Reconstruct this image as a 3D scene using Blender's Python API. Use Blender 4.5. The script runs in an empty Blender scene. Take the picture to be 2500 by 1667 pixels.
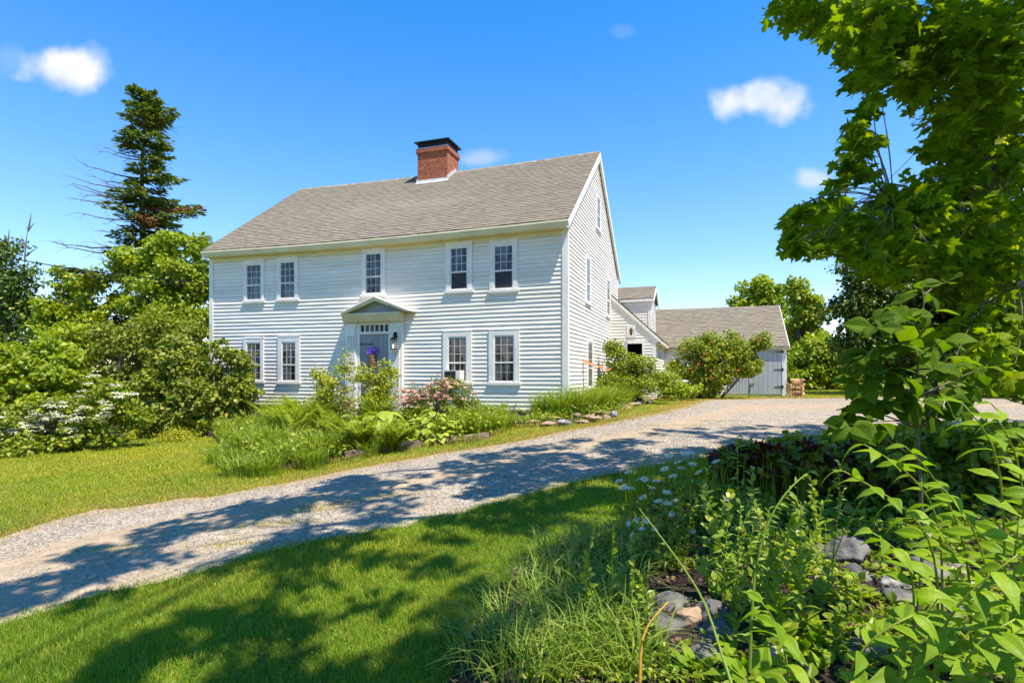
import bpy, math, random
import numpy as np
from mathutils import Vector
from mathutils.geometry import delaunay_2d_cdt
rng = np.random.default_rng(11); random.seed(11)
S = bpy.context.scene; COL = S.collection
# ---------------------------------------------------------------- camera
CAMZ = 1.07; F = 1371.0; CX = 1250.0; HY = 909.0
cam_d = bpy.data.cameras.new("camera"); cam = bpy.data.objects.new("camera", cam_d); COL.objects.link(cam)
cam.location = (0, 0, CAMZ); cam.rotation_euler = (math.radians(90), 0, 0)
cam_d.sensor_width = 36; cam_d.lens = F / 2500 * 36; cam_d.shift_y = (HY - 833.5) / 2500
cam_d.clip_end = 2000; cam_d.clip_start = .05
S.camera = cam
# ---------------------------------------------------------------- sun + sky
SUN = np.array([.50, -.46, 1.43]); SUN = SUN / np.linalg.norm(SUN)
sl = bpy.data.lights.new("sun", 'SUN'); sl.energy = 4.5; sl.angle = math.radians(.55); sl.color = (1, .91, .77)
so = bpy.data.objects.new("sun", sl); COL.objects.link(so)
so.rotation_euler = Vector(SUN).to_track_quat('Z', 'Y').to_euler()
W = bpy.data.worlds.new("World"); S.world = W; W.use_nodes = True
nt = W.node_tree; nt.nodes.clear()
def N(t, typ, **k):
    n = t.nodes.new(typ)
    for a, b in k.items(): setattr(n, a, b)
    return n
def math_n(t, op, a, b=None, clamp=False):
    n = N(t, 'ShaderNodeMath', operation=op, use_clamp=clamp)
    for i, v in enumerate((a, b)):
        if v is None: continue
        if hasattr(v, 'links'): t.links.new(v, n.inputs[i])
        else: n.inputs[i].default_value = v
    return n.outputs[0]
sky = N(nt, 'ShaderNodeTexSky', sky_type='NISHITA'); sky.sun_disc = False
sky.sun_elevation = math.asin(SUN[2]); sky.sun_rotation = math.atan2(SUN[0], SUN[1])
sky.air_density = 1.0; sky.dust_density = .15; sky.ozone_density = 2.2
hsv = N(nt, 'ShaderNodeHueSaturation'); hsv.inputs['Saturation'].default_value = 1.20; hsv.inputs['Hue'].default_value = .498
nt.links.new(sky.outputs[0], hsv.inputs['Color'])
tc = N(nt, 'ShaderNodeTexCoord'); sx = N(nt, 'ShaderNodeSeparateXYZ'); nt.links.new(tc.outputs['Generated'], sx.inputs[0])
ysafe = math_n(nt, 'MAXIMUM', sx.outputs[1], .05)
pu = math_n(nt, 'DIVIDE', sx.outputs[0], ysafe); pv = math_n(nt, 'DIVIDE', sx.outputs[2], ysafe)
cmb = N(nt, 'ShaderNodeCombineXYZ'); nt.links.new(pu, cmb.inputs[0]); nt.links.new(pv, cmb.inputs[1])
nz = N(nt, 'ShaderNodeTexNoise'); nz.inputs['Scale'].default_value = 15; nz.inputs['Detail'].default_value = 5; nz.inputs['Roughness'].default_value = .45
nt.links.new(cmb.outputs[0], nz.inputs['Vector'])
nzc = math_n(nt, 'MULTIPLY', math_n(nt, 'SUBTRACT', nz.outputs['Fac'], .5), 2.6)
total = None
for (px, py, rx, ry, amp) in ((170, 172, 165, 62, 1.), (220, 160, 70, 60, .55), (1865, 245, 165, 58, .95), (1890, 225, 70, 50, .35), (1975, 437, 72, 36, .62), (1192, 384, 80, 30, .42), (1520, 80, 40, 25, .08), (20, 150, 60, 50, .15)):
    a = math_n(nt, 'DIVIDE', math_n(nt, 'SUBTRACT', pu, (px - CX) / F), rx / F)
    b = math_n(nt, 'DIVIDE', math_n(nt, 'SUBTRACT', pv, (HY - py) / F), ry / F)
    d2 = math_n(nt, 'ADD', math_n(nt, 'MULTIPLY', a, a), math_n(nt, 'MULTIPLY', b, b))
    m = math_n(nt, 'SUBTRACT', 1.0, math_n(nt, 'SQRT', d2))
    m = math_n(nt, 'ADD', m, math_n(nt, 'MULTIPLY', nzc, .6))
    m = math_n(nt, 'MULTIPLY', m, 1.25, True)
    m = math_n(nt, 'MULTIPLY', math_n(nt, 'MULTIPLY', m, m), math_n(nt, 'SUBTRACT', 3.0, math_n(nt, 'MULTIPLY', m, 2.0)))
    m = math_n(nt, 'MULTIPLY', m, amp)
    total = m if total is None else math_n(nt, 'MAXIMUM', total, m)
front = math_n(nt, 'GREATER_THAN', sx.outputs[1], .05)
total = math_n(nt, 'MULTIPLY', total, front, True)
mixc = N(nt, 'ShaderNodeMixRGB'); nt.links.new(total, mixc.inputs[0]); zr_ = N(nt, 'ShaderNodeValToRGB'); nt.links.new(sx.outputs[2], zr_.inputs[0]); e_ = zr_.color_ramp.elements; e_[0].position = 0; e_[0].color = (.95, .79, .84, 1); e_[1].position = .62; e_[1].color = (.17, .74, 1.0, 1); em_ = e_.new(.28); em_.color = (.68, .80, .95, 1)
grd = N(nt, 'ShaderNodeMixRGB', blend_type='MULTIPLY'); grd.inputs[0].default_value = 1; nt.links.new(hsv.outputs[0], grd.inputs[1]); nt.links.new(zr_.outputs[0], grd.inputs[2])
nt.links.new(grd.outputs[0], mixc.inputs[1])
cn = N(nt, 'ShaderNodeValToRGB'); nt.links.new(nz.outputs['Fac'], cn.inputs[0]); cn.color_ramp.elements[0].position = .38; cn.color_ramp.elements[0].color = (2.5, 2.8, 3.6, 1); cn.color_ramp.elements[1].position = .6; cn.color_ramp.elements[1].color = (3.35, 3.4, 3.8, 1)
nt.links.new(cn.outputs[0], mixc.inputs[2])
bg = N(nt, 'ShaderNodeBackground'); bg.inputs[1].default_value = .15
nt.links.new(mixc.outputs[0], bg.inputs[0])
wo = N(nt, 'ShaderNodeOutputWorld'); nt.links.new(bg.outputs[0], wo.inputs[0])
S.view_settings.view_transform = 'Standard'; S.view_settings.look = 'None'
S.view_settings.exposure = 1.03; S.view_settings.gamma = 1; S.view_settings.use_curve_mapping = False
try:
    S.cycles.max_bounces = 8; S.cycles.diffuse_bounces = 4; S.cycles.transparent_max_bounces = 12
except Exception: pass

# ---------------------------------------------------------------- geometry helpers
def terr(x, y):
    x = np.asarray(x, float); y = np.asarray(y, float)
    a = np.logaddexp(0, (2 - x)); a = 15 * np.tanh(a / 15)
    b = np.logaddexp(0, (13 - y)); b = 20 * np.tanh(b / 20)
    return -.02 - .08 * a - .034 * b + .012 * np.sin(x * 1.3 + y * .7) * np.cos(y * .9)
def P(px, py, Y):
    return np.array([(px - CX) / F * Y, Y, CAMZ + (HY - py) / F * Y])
def G(px, py):
    lo, hi = .5, 80.
    for _ in range(40):
        m = (lo + hi) / 2; p = P(px, py, m)
        if p[2] > terr(p[0], p[1]): lo = m
        else: hi = m
    p = P(px, py, lo); return np.array([p[0], p[1], float(terr(p[0], p[1]))])
def on(px, Y):
    x = (px - CX) / F * Y; return np.array([x, Y, float(terr(x, Y))])
def inpoly(x, y, poly):
    r = np.zeros(len(x), bool); n = len(poly); j = n - 1
    for i in range(n):
        xi, yi = poly[i][0], poly[i][1]; xj, yj = poly[j][0], poly[j][1]
        if yi != yj:
            c = ((yi > y) != (yj > y)) & (x < (xj - xi) * (y - yi) / (yj - yi) + xi); r ^= c
        j = i
    return r
class Acc:
    def __init__(s): s.V = []; s.F = []; s.n = 0
    def add(s, V, faces, mat=0):
        V = np.asarray(V, float).reshape(-1, 3)
        if not isinstance(faces, list) or (faces and not hasattr(faces[0], 'shape')):
            by = {}
            for f in faces: by.setdefault(len(f), []).append(f)
            faces = [np.array(v) for v in by.values()]
        for f in faces: s.F.append((np.asarray(f) + s.n, mat))
        s.V.append(V); s.n += len(V); return s
    def inst(s, T, pos, R, mat=0):
        tv, tf = T; n = len(pos)
        if n == 0: return s
        V = np.einsum('nij,vj->nvi', R, tv) + pos[:, None, :]
        off = (np.arange(n) * len(tv))[:, None, None]
        fs = [(np.asarray(f)[None] + off).reshape(-1, np.asarray(f).shape[1]) for f in tf]
        if np.ndim(mat):
            for m in np.unique(mat):
                s_ = np.where(mat == m)[0]
                for f in tf:
                    f = np.asarray(f); s.F.append(((f[None] + off[s_]).reshape(-1, f.shape[1]) + s.n, int(m)))
        else:
            for f in fs: s.F.append((f + s.n, mat))
        s.V.append(V.reshape(-1, 3)); s.n += n * len(tv); return s
    def box(s, lo, hi, mat=0, fn=None, nu=1):
        x0, y0, z0 = lo; x1, y1, z1 = hi
        if x0 > x1: x0, x1 = x1, x0
        if y0 > y1: y0, y1 = y1, y0
        V = []; Fc = []
        for i in range(nu + 1):
            x = x0 + (x1 - x0) * i / nu
            V += [(x, y0, z0), (x, y1, z0), (x, y1, z1), (x, y0, z1)]
        for i in range(nu):
            a = i * 4; b = a + 4
            for k in range(4): Fc.append((a + k, b + k, b + (k + 1) % 4, a + (k + 1) % 4))
        Fc.append((0, 1, 2, 3)); e = nu * 4; Fc.append((e + 3, e + 2, e + 1, e))
        V = np.array(V, float)
        if fn is not None: V = fn(V)
        return s.add(V, Fc, mat)
    def prism(s, poly, a0, a1, axis, mat=0, fn=None, nu=1):
        """poly: 2D points; extruded along axis (0=u): points are (w,z)"""
        n = len(poly); V = []; Fc = []
        for i in range(nu + 1):
            a = a0 + (a1 - a0) * i / nu
            for (p, q) in poly:
                V.append((a, p, q) if axis == 0 else (p, a, q) if axis == 1 else (p, q, a))
        for i in range(nu):
            for k in range(n): Fc.append((i * n + k, i * n + (k + 1) % n, (i + 1) * n + (k + 1) % n, (i + 1) * n + k))
        Fc.append(tuple(range(n))[::-1]); Fc.append(tuple(nu * n + k for k in range(n)))
        V = np.array(V, float)
        if fn is not None: V = fn(V)
        return s.add(V, Fc, mat)
    def tube(s, pts, rad, sides=6, mat=0):
        pts = np.asarray(pts, float); m = len(pts)
        rad = np.broadcast_to(np.asarray(rad, float), (m,)) if np.ndim(rad) else np.full(m, rad)
        d = np.gradient(pts, axis=0); d /= np.linalg.norm(d, axis=1)[:, None] + 1e-9
        up = np.array([.13, .27, 1.]); x = np.cross(d, up); bad = np.linalg.norm(x, axis=1) < .15
        x[bad] = np.cross(d[bad], [1, 0, 0.]); x /= np.linalg.norm(x, axis=1)[:, None]; y = np.cross(d, x)
        a = np.arange(sides) * 2 * np.pi / sides
        V = pts[:, None] + rad[:, None, None] * (np.cos(a)[None, :, None] * x[:, None] + np.sin(a)[None, :, None] * y[:, None])
        i = np.arange(m - 1)[:, None] * sides; k = np.arange(sides)[None]; k2 = (k + 1) % sides
        q = np.stack([i + k, i + k2, i + sides + k2, i + sides + k], -1).reshape(-1, 4)
        s.add(V.reshape(-1, 3), [q], mat)
        s.F.append((np.array([[(m - 1) * sides + j for j in range(sides)]]) + s.n - m * sides, mat)); return s
    def mesh(s, name, mats, off=(0, 0, 0), smooth=False):
        V = np.concatenate(s.V) - np.asarray(off, float)
        loops = np.concatenate([f.ravel() for f, _ in s.F]); sz = np.concatenate([np.full(len(f), f.shape[1]) for f, _ in s.F])
        mi = np.concatenate([np.full(len(f), m) for f, m in s.F])
        me = bpy.data.meshes.new(name); me.vertices.add(len(V)); me.vertices.foreach_set('co', V.astype(np.float32).ravel())
        me.loops.add(len(loops)); me.loops.foreach_set('vertex_index', loops.astype(np.int32))
        me.polygons.add(len(sz)); me.polygons.foreach_set('loop_start', (np.cumsum(sz) - sz).astype(np.int32))
        me.polygons.foreach_set('material_index', mi.astype(np.int32))
        for m in (mats if isinstance(mats, (list, tuple)) else [mats]): me.materials.append(m)
        me.update(calc_edges=True)
        if smooth: me.polygons.foreach_set('use_smooth', np.ones(len(sz), bool))
        else: me.polygons.foreach_set('use_smooth', np.zeros(len(sz), bool))
        return me
    def build(s, name, mats, parent=None, smooth=False, label=None, cat=None, group=None, kind=None, loc=None):
        off = WLOC[parent.name] if parent is not None else (np.zeros(3) if loc is None else np.asarray(loc, float))
        o = bpy.data.objects.new(name, s.mesh(name, mats, off, smooth)); COL.objects.link(o)
        if parent is not None: o.parent = parent
        else: o.location = off
        WLOC[o.name] = off
        tag(o, label, cat, group, kind); return o
WLOC = {}
def tag(o, label=None, cat=None, group=None, kind=None):
    for k, v in (('label', label), ('category', cat), ('group', group), ('kind', kind)):
        if v: o[k] = v
def thing(name, label, cat, loc, group=None):
    o = bpy.data.objects.new(name, None); COL.objects.link(o); o.location = loc; o.empty_display_size = .1
    WLOC[o.name] = np.asarray(loc, float); tag(o, label, cat, group); return o
def clone(root, loc, label=None, rz=0., sc=1.):
    r = root.copy(); COL.objects.link(r); r.location = loc; r.rotation_euler = (0, 0, rz); r.scale = (sc, sc, sc)
    if label: r['label'] = label
    for ch in list(root.children):
        c = ch.copy(); COL.objects.link(c); c.parent = r
        for g in list(ch.children):
            d = g.copy(); COL.objects.link(d); d.parent = c
    return r
def nrm(v): return v / (np.linalg.norm(v, axis=-1, keepdims=True) + 1e-9)
def frames(d, n, sc):
    d = nrm(d); z = nrm(n - (n * d).sum(-1, keepdims=True) * d); x = np.cross(d, z)
    R = np.stack([x, d, z], -1); sc = np.asarray(sc, float)
    return R * (sc[:, None, None] if sc.ndim == 1 else sc[:, None, :])
def rv(n): return nrm(rng.normal(size=(n, 3)))
# leaf templates (length along +Y, normal +Z)
KITE = (np.array([(0, 0, 0), (.33, .42, .07), (0, 1, -.06), (-.33, .42, .07)]), [np.array([(0, 1, 2), (0, 2, 3)])])
KITEN = (np.array([(0, 0, 0), (.13, .45, .03), (0, 1, -.1), (-.13, .45, .03)]), [np.array([(0, 1, 2), (0, 2, 3)])])
def strip_leaf(ws, droop, fold):
    n = len(ws); V = []; Fq = []
    for i, w in enumerate(ws):
        t = i / (n - 1); z = -droop * t * t; y = t * (1 - .25 * droop * t)
        V += [(-w, y, z + fold * w), (0, y, z), (w, y, z + fold * w)]
    for i in range(n - 1):
        a = i * 3; b = a + 3; Fq += [(a, a + 1, b + 1, b), (a + 1, a + 2, b + 2, b + 1)]
    return (np.array(V), [np.array(Fq)])
OVAL = strip_leaf([.02, .24, .34, .33, .24, .12, .004], .28, .35)
LANCE = strip_leaf([.015, .1, .145, .14, .1, .045, .003], .35, .4)
HOSTA = strip_leaf([.05, .34, .43, .4, .28, .13, .004], .55, .38)
OVALS = strip_leaf([.02, .28, .36, .22, .004], .25, .3)
_r = [(.28, -.12), (.24, .04), (.54, .06), (.43, .2), (.64, .46), (.36, .43), (.2, .47), (.22, .74), (0, 1.0)]
_o = [(0, 0)] + _r + [(-a, b) for a, b in _r[:-1][::-1]]
MAPLE = (np.array([(0, .27, 0)] + [(a, b - .1, -.16 * abs(a) - .10 * max(0, b - .3)) for a, b in _o]),
         [np.array([(0, i + 1, (i + 1) % len(_o) + 1) for i in range(len(_o))])])
def pleat(ws, droop, fold, twist=0., bend=0., rid=.05):
    n = len(ws); V = []; Fq = []; off = [-1, -.66, -.33, 0, .33, .66, 1]
    for i, w in enumerate(ws):
        t = i / (n - 1); y = t * (1 - .25 * droop * t); z0 = -droop * t * t; th = twist * t; xb = bend * t * t
        for k, o in enumerate(off):
            x = o * w; z = fold * abs(x) - .5 * abs(x) * abs(o) * fold + (rid * w if k in (1, 5) else 0) + (rid * w * .8 if k in (3,) else 0)
            V.append((x * math.cos(th) + xb, y, z0 + z + x * math.sin(th)))
    for i in range(n - 1):
        for k in range(6): a = i * 7 + k; Fq.append((a, a + 1, a + 8, a + 7))
    return (np.array(V), [np.array(Fq)])
def multi(acc, Ts, pos, R, mat=0):
    k = rng.integers(0, len(Ts), len(pos))
    for i, T in enumerate(Ts):
        if (k == i).any(): acc.inst(T, pos[k == i], R[k == i], mat)
SEALW = [.02, .13, .2, .235, .235, .2, .13, .06, .003]
SEALS = [pleat(SEALW, .25, .5, .2, .05), pleat(SEALW, .55, .4, -.35, -.06), pleat(SEALW, .1, .7, .5, .1), pleat(SEALW, .8, .3, .1, -.04)]
DOCKW = [.05, .1, .15, .18, .18, .14, .09, .045, .003]
DOCKS = [pleat(DOCKW, .35, .6, .3, .06), pleat(DOCKW, .7, .4, -.4, -.05), pleat(DOCKW, .15, .8, .1, .12)]
BROADW = [.03, .2, .31, .36, .36, .31, .22, .11, .004]
BROADS = [pleat(BROADW, .22, .3, .2, .03, .03), pleat(BROADW, .45, .4, -.3, -.05, .03), pleat(BROADW, .1, .5, .1, .05, .03)]
def blades(acc, pos, h, w, az, lean, segs=3, mat=0, curl=1.0, droop=.0):
    n = len(pos); t = np.linspace(0, 1, segs + 1)
    h = np.broadcast_to(h, (n,)); w = np.broadcast_to(w, (n,)); lean = np.broadcast_to(lean, (n,))
    dr = np.stack([np.cos(az), np.sin(az), 0 * az], -1); tw = az + np.pi / 2 + rng.normal(0, .5, n)
    sd = np.stack([np.cos(tw), np.sin(tw), 0 * az], -1)
    hor = (lean * h)[:, None] * (t[None] ** (1 + curl)); z = h[:, None] * (t[None] - (droop + .35 * lean[:, None] ** 2) * t[None] ** 3)
    c = pos[:, None] + dr[:, None] * hor[..., None]; c[..., 2] += z
    wd = (w[:, None] * np.clip(1 - t[None] ** 1.6, .04, 1) * (.6 + .8 * t[None] * (1 - t[None]) * 2)) * .5
    V = np.stack([c - sd[:, None] * wd[..., None], c + sd[:, None] * wd[..., None]], 2).reshape(n, -1, 3)
    q = np.array([(2 * i, 2 * i + 1, 2 * i + 3, 2 * i + 2) for i in range(segs)])
    off = (np.arange(n) * 2 * (segs + 1))[:, None, None]
    if np.ndim(mat):
        for m in np.unique(mat): acc.F.append(((q[None] + off[mat == m]).reshape(-1, 4) + acc.n, int(m)))
    else: acc.F.append(((q[None] + off).reshape(-1, 4) + acc.n, mat))
    acc.V.append(V.reshape(-1, 3)); acc.n += n * 2 * (segs + 1)

# ---------------------------------------------------------------- materials
def new_mat(name):
    m = bpy.data.materials.new(name); m.use_nodes = True; t = m.node_tree
    b = t.nodes['Principled BSDF']; return m, t, b
def noise(t, scale, detail=4, rough=.55, vec=None, stretch=None):
    n = N(t, 'ShaderNodeTexNoise'); n.inputs['Scale'].default_value = scale; n.inputs['Detail'].default_value = detail; n.inputs['Roughness'].default_value = rough
    c = N(t, 'ShaderNodeTexCoord')
    src = c.outputs['Object']
    if stretch:
        mp = N(t, 'ShaderNodeMapping'); mp.inputs['Scale'].default_value = stretch; t.links.new(src, mp.inputs[0]); src = mp.outputs[0]
    t.links.new(src, n.inputs['Vector']); return n.outputs['Fac']
def ramp(t, fac, stops):
    r = N(t, 'ShaderNodeValToRGB'); e = r.color_ramp.elements
    while len(e) < len(stops): e.new(.5)
    for el, (p, c) in zip(e, stops): el.position = p; el.color = (*c, 1)
    t.links.new(fac, r.inputs[0]); return r.outputs[0]
def bump(t, b, h, strength, dist=.01):
    n = N(t, 'ShaderNodeBump'); n.inputs['Strength'].default_value = strength; n.inputs['Distance'].default_value = dist
    t.links.new(h, n.inputs['Height']); t.links.new(n.outputs[0], b.inputs['Normal'])
def mat(name, c1, c2=None, scale=6, rough=.6, bmp=0, bdist=.01, stretch=None, spec=.3, lo=.35, hi=.65, metal=0, bscale=None):
    m, t, b = new_mat(name); c2 = c2 or c1
    f = noise(t, scale, stretch=stretch); t.links.new(ramp(t, f, [(lo, c1), (hi, c2)]), b.inputs['Base Color'])
    b.inputs['Roughness'].default_value = rough; b.inputs['Specular IOR Level'].default_value = spec; b.inputs['Metallic'].default_value = metal
    if bmp: bump(t, b, noise(t, bscale or scale * 3, 6, stretch=stretch), bmp, bdist)
    return m
def leafmat(name, c1, c2, c3=None, trans=.38, rough=.42, spec=.35, tcol=None, nscale=.6, gain=(1.75, 1.28, .75)):
    if any(q in name for q in ('petal', 'blossom', 'berry', 'litter', 'needles', 'dead')): gain = (1, 1, 1)
    c1, c2, c3 = [tuple(min(.85, v * g) for v, g in zip(c, gain)) if c else None for c in (c1, c2, c3)]
    m, t, b = new_mat(name); g = N(t, 'ShaderNodeNewGeometry')
    stops = [(0, c1), (.75, c2)] + ([(1, c3)] if c3 else [(1, c2)])
    col = ramp(t, g.outputs['Random Per Island'], stops)
    mx = N(t, 'ShaderNodeMixRGB', blend_type='MULTIPLY'); mx.inputs[0].default_value = .8
    t.links.new(col, mx.inputs[1]); t.links.new(ramp(t, noise(t, nscale, 3), [(.3, (.72, .78, .72)), (.7, (1.18, 1.12, 1.0))]), mx.inputs[2])
    t.links.new(mx.outputs[0], b.inputs['Base Color']); b.inputs['Roughness'].default_value = rough; b.inputs['Specular IOR Level'].default_value = spec
    tr = N(t, 'ShaderNodeBsdfTranslucent'); mc = N(t, 'ShaderNodeMixRGB', blend_type='MULTIPLY'); mc.inputs[0].default_value = 1
    t.links.new(mx.outputs[0], mc.inputs[1]); mc.inputs[2].default_value = (*(tcol or (1.7, 1.8, .5)), 1); t.links.new(mc.outputs[0], tr.inputs[0])
    ms = N(t, 'ShaderNodeMixShader'); ms.inputs[0].default_value = trans
    t.links.new(b.outputs[0], ms.inputs[1]); t.links.new(tr.outputs[0], ms.inputs[2])
    t.links.new(ms.outputs[0], t.nodes['Material Output'].inputs[0]); return m
M = {}
def paintmat():
    m, t, b = new_mat('white_clapboard_paint'); g = N(t, 'ShaderNodeNewGeometry')
    c = ramp(t, noise(t, 1.3, 6, .6, stretch=(1, 1, 4)), [(.3, (.73, .67, .595)), (.7, (.84, .785, .70))])
    mm = N(t, 'ShaderNodeMixRGB', blend_type='MULTIPLY'); mm.inputs[0].default_value = 1; t.links.new(c, mm.inputs[1])
    t.links.new(ramp(t, g.outputs['Random Per Island'], [(0, (.93, .93, .92)), (1, (1.03, 1.03, 1.03))]), mm.inputs[2])
    m2 = N(t, 'ShaderNodeMixRGB', blend_type='MULTIPLY'); m2.inputs[0].default_value = 1; t.links.new(mm.outputs[0], m2.inputs[1])
    t.links.new(ramp(t, noise(t, 9, 8, .75, stretch=(1, 1, .5)), [(.28, (.86, .85, .82)), (.42, (1, 1, 1))]), m2.inputs[2])
    t.links.new(m2.outputs[0], b.inputs['Base Color']); b.inputs['Roughness'].default_value = .5; b.inputs['Specular IOR Level'].default_value = .3
    bump(t, b, noise(t, 14, 6, .6, stretch=(.3, .3, 3)), .3, .003); return m
M['paint'] = paintmat() if True else mat('white_paint', (.78, .77, .74), (.71, .70, .665), 1.3, .45, .15, .002, stretch=(1, 1, 5))
M['trim'] = mat('trim_paint', (.83, .785, .72), (.73, .69, .635), 2.5, .42, .1, .002)
M['cream'] = mat('cream_paint', (.74, .66, .45), (.64, .56, .36), 2.0, .5, .1, .002)  # yellow light reflected from the ground onto shaded trim, put into the colour
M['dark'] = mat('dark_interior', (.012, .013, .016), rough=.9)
M['iron'] = mat('black_iron', (.02, .02, .022), (.035, .032, .03), 20, .5, .3, .002, metal=.4)
M['greydoor'] = mat('grey_door_paint', (.25, .262, .272), (.30, .31, .318), 3, .5, .15, .002, stretch=(1, 1, .4))
M['barndoor'] = mat('barn_door_paint', (.44, .46, .48), (.36, .38, .405), 2.5, .6, .2, .003, stretch=(1, 1, .3))
M['brassy'] = mat('aged_brass', (.16, .11, .05), (.10, .07, .035), 30, .4, metal=.8)
M['galv'] = mat('lead_flashing', (.55, .55, .56), (.40, .41, .42), 6, .5, .3, .004)
M['capmetal'] = mat('dark_cap_metal', (.035, .045, .06), (.05, .06, .07), 9, .45, metal=.5)
M['stonef'] = mat('foundation_stone', (.24, .23, .21), (.12, .115, .105), 3, .9, .8, .03)
M['bark'] = mat('bark', (.10, .075, .055), (.20, .165, .13), 9, .9, .8, .02, stretch=(1, 1, .25))
M['barkgrey'] = mat('grey_bark', (.17, .155, .14), (.09, .08, .07), 9, .9, .7, .02, stretch=(1, 1, .25))
M['twig'] = mat('twig', (.12, .08, .05), (.22, .16, .11), 14, .8)
M['stemg'] = leafmat('green_stem', (.10, .17, .03), (.16, .25, .05), trans=.15)
def glass():
    m, t, b = new_mat('window_glass')
    c = ramp(t, noise(t, 2.6, 3, stretch=(2.5, 2.5, .45)), [(.44, (.008, .010, .013)), (.56, (.10, .11, .12))])
    t.links.new(c, b.inputs['Base Color']); b.inputs['Roughness'].default_value = .03; b.inputs['Specular IOR Level'].default_value = .6
    bump(t, b, noise(t, 2.2, 2), .12, .02); return m
M['glass'] = glass()
M['screen'] = mat('insect_screen', (.035, .037, .045), (.05, .052, .06), 3, .75)
M['curtain'] = mat('curtain_cloth', (.14, .15, .16), (.09, .10, .11), 8, .9, stretch=(6, 6, .3))
M['acface'] = mat('air_conditioner_grille', (.10, .09, .075), (.06, .055, .05), 60, .7, stretch=(1, 1, 8))
def shingles():
    m, t, b = new_mat('asphalt_shingles'); uv = N(t, 'ShaderNodeUVMap'); s = N(t, 'ShaderNodeSeparateXYZ'); t.links.new(uv.outputs[0], s.inputs[0])
    v = math_n(t, 'DIVIDE', s.outputs[1], .142); row = math_n(t, 'FLOOR', v); fr = math_n(t, 'FRACT', v)
    wn = N(t, 'ShaderNodeTexWhiteNoise', noise_dimensions='1D'); t.links.new(row, wn.inputs['W'])
    uu = math_n(t, 'ADD', math_n(t, 'DIVIDE', s.outputs[0], .21), math_n(t, 'MULTIPLY', wn.outputs[0], 37.0))
    cell = math_n(t, 'FLOOR', uu)
    c2 = N(t, 'ShaderNodeCombineXYZ'); t.links.new(cell, c2.inputs[0]); t.links.new(row, c2.inputs[1])
    w2 = N(t, 'ShaderNodeTexWhiteNoise', noise_dimensions='3D'); t.links.new(c2.outputs[0], w2.inputs['Vector'])
    base = ramp(t, w2.outputs[0], [(0, (.185, .158, .116)), (.5, (.228, .195, .146)), (1, (.28, .242, .182))])
    band = math_n(t, 'MULTIPLY', math_n(t, 'LESS_THAN', fr, .34), math_n(t, 'GREATER_THAN', w2.outputs[0], .47))
    edge = math_n(t, 'LESS_THAN', fr, .09)
    dk = math_n(t, 'MAXIMUM', band, math_n(t, 'MULTIPLY', edge, .6))
    mx = N(t, 'ShaderNodeMixRGB'); t.links.new(math_n(t, 'MULTIPLY', dk, .95), mx.inputs[0]); t.links.new(base, mx.inputs[1]); mx.inputs[2].default_value = (.05, .046, .043, 1)
    mm = N(t, 'ShaderNodeMixRGB', blend_type='MULTIPLY'); mm.inputs[0].default_value = 1; t.links.new(mx.outputs[0], mm.inputs[1])
    t.links.new(ramp(t, noise(t, 1.1, 5), [(.3, (.93, .93, .93)), (.7, (1.05, 1.05, 1.04))]), mm.inputs[2])
    t.links.new(mm.outputs[0], b.inputs['Base Color']); b.inputs['Roughness'].default_value = .92; b.inputs['Specular IOR Level'].default_value = .15
    bump(t, b, noise(t, 160, 2), .5, .004); return m
M['shingle'] = shingles()
def brick():
    m, t, b = new_mat('red_brick'); c = N(t, 'ShaderNodeUVMap')
    br = N(t, 'ShaderNodeTexBrick'); br.inputs['Scale'].default_value = 1; br.inputs['Brick Width'].default_value = .2; br.inputs['Row Height'].default_value = .072
    br.inputs['Mortar Size'].default_value = .0085; br.inputs['Mortar Smooth'].default_value = .1
    br.inputs['Color1'].default_value = (.28, .046, .014, 1); br.inputs['Color2'].default_value = (.44, .092, .024, 1); br.inputs['Mortar'].default_value = (.46, .27, .17, 1)
    t.links.new(c.outputs[0], br.inputs['Vector'])
    mm = N(t, 'ShaderNodeMixRGB', blend_type='MULTIPLY'); mm.inputs[0].default_value = 1; t.links.new(br.outputs[0], mm.inputs[1])
    t.links.new(ramp(t, noise(t, 9, 5), [(.3, (.6, .58, .58)), (.7, (1.15, 1.1, 1.1))]), mm.inputs[2])
    t.links.new(mm.outputs[0], b.inputs['Base Color']); b.inputs['Roughness'].default_value = .9
    inv = math_n(t, 'SUBTRACT', 1.0, br.outputs['Fac']); bump(t, b, inv, .8, .012); return m
M['brick'] = brick()
def ground_mat():
    m, t, b = new_mat('lawn_soil')
    f = noise(t, .55, 6, .6); c = ramp(t, f, [(.3, (.10, .16, .016)), (.5, (.18, .21, .024)), (.7, (.28, .23, .045))])
    mm = N(t, 'ShaderNodeMixRGB', blend_type='MULTIPLY'); mm.inputs[0].default_value = 1; t.links.new(c, mm.inputs[1])
    t.links.new(ramp(t, noise(t, 30, 6, .7), [(.3, (.55, .55, .5)), (.7, (1.25, 1.25, 1.1))]), mm.inputs[2])
    t.links.new(mm.outputs[0], b.inputs['Base Color']); b.inputs['Roughness'].default_value = .95; b.inputs['Specular IOR Level'].default_value = .1
    bump(t, b, noise(t, 45, 8, .7), 1, .03); return m
M['ground'] = ground_mat()
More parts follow.
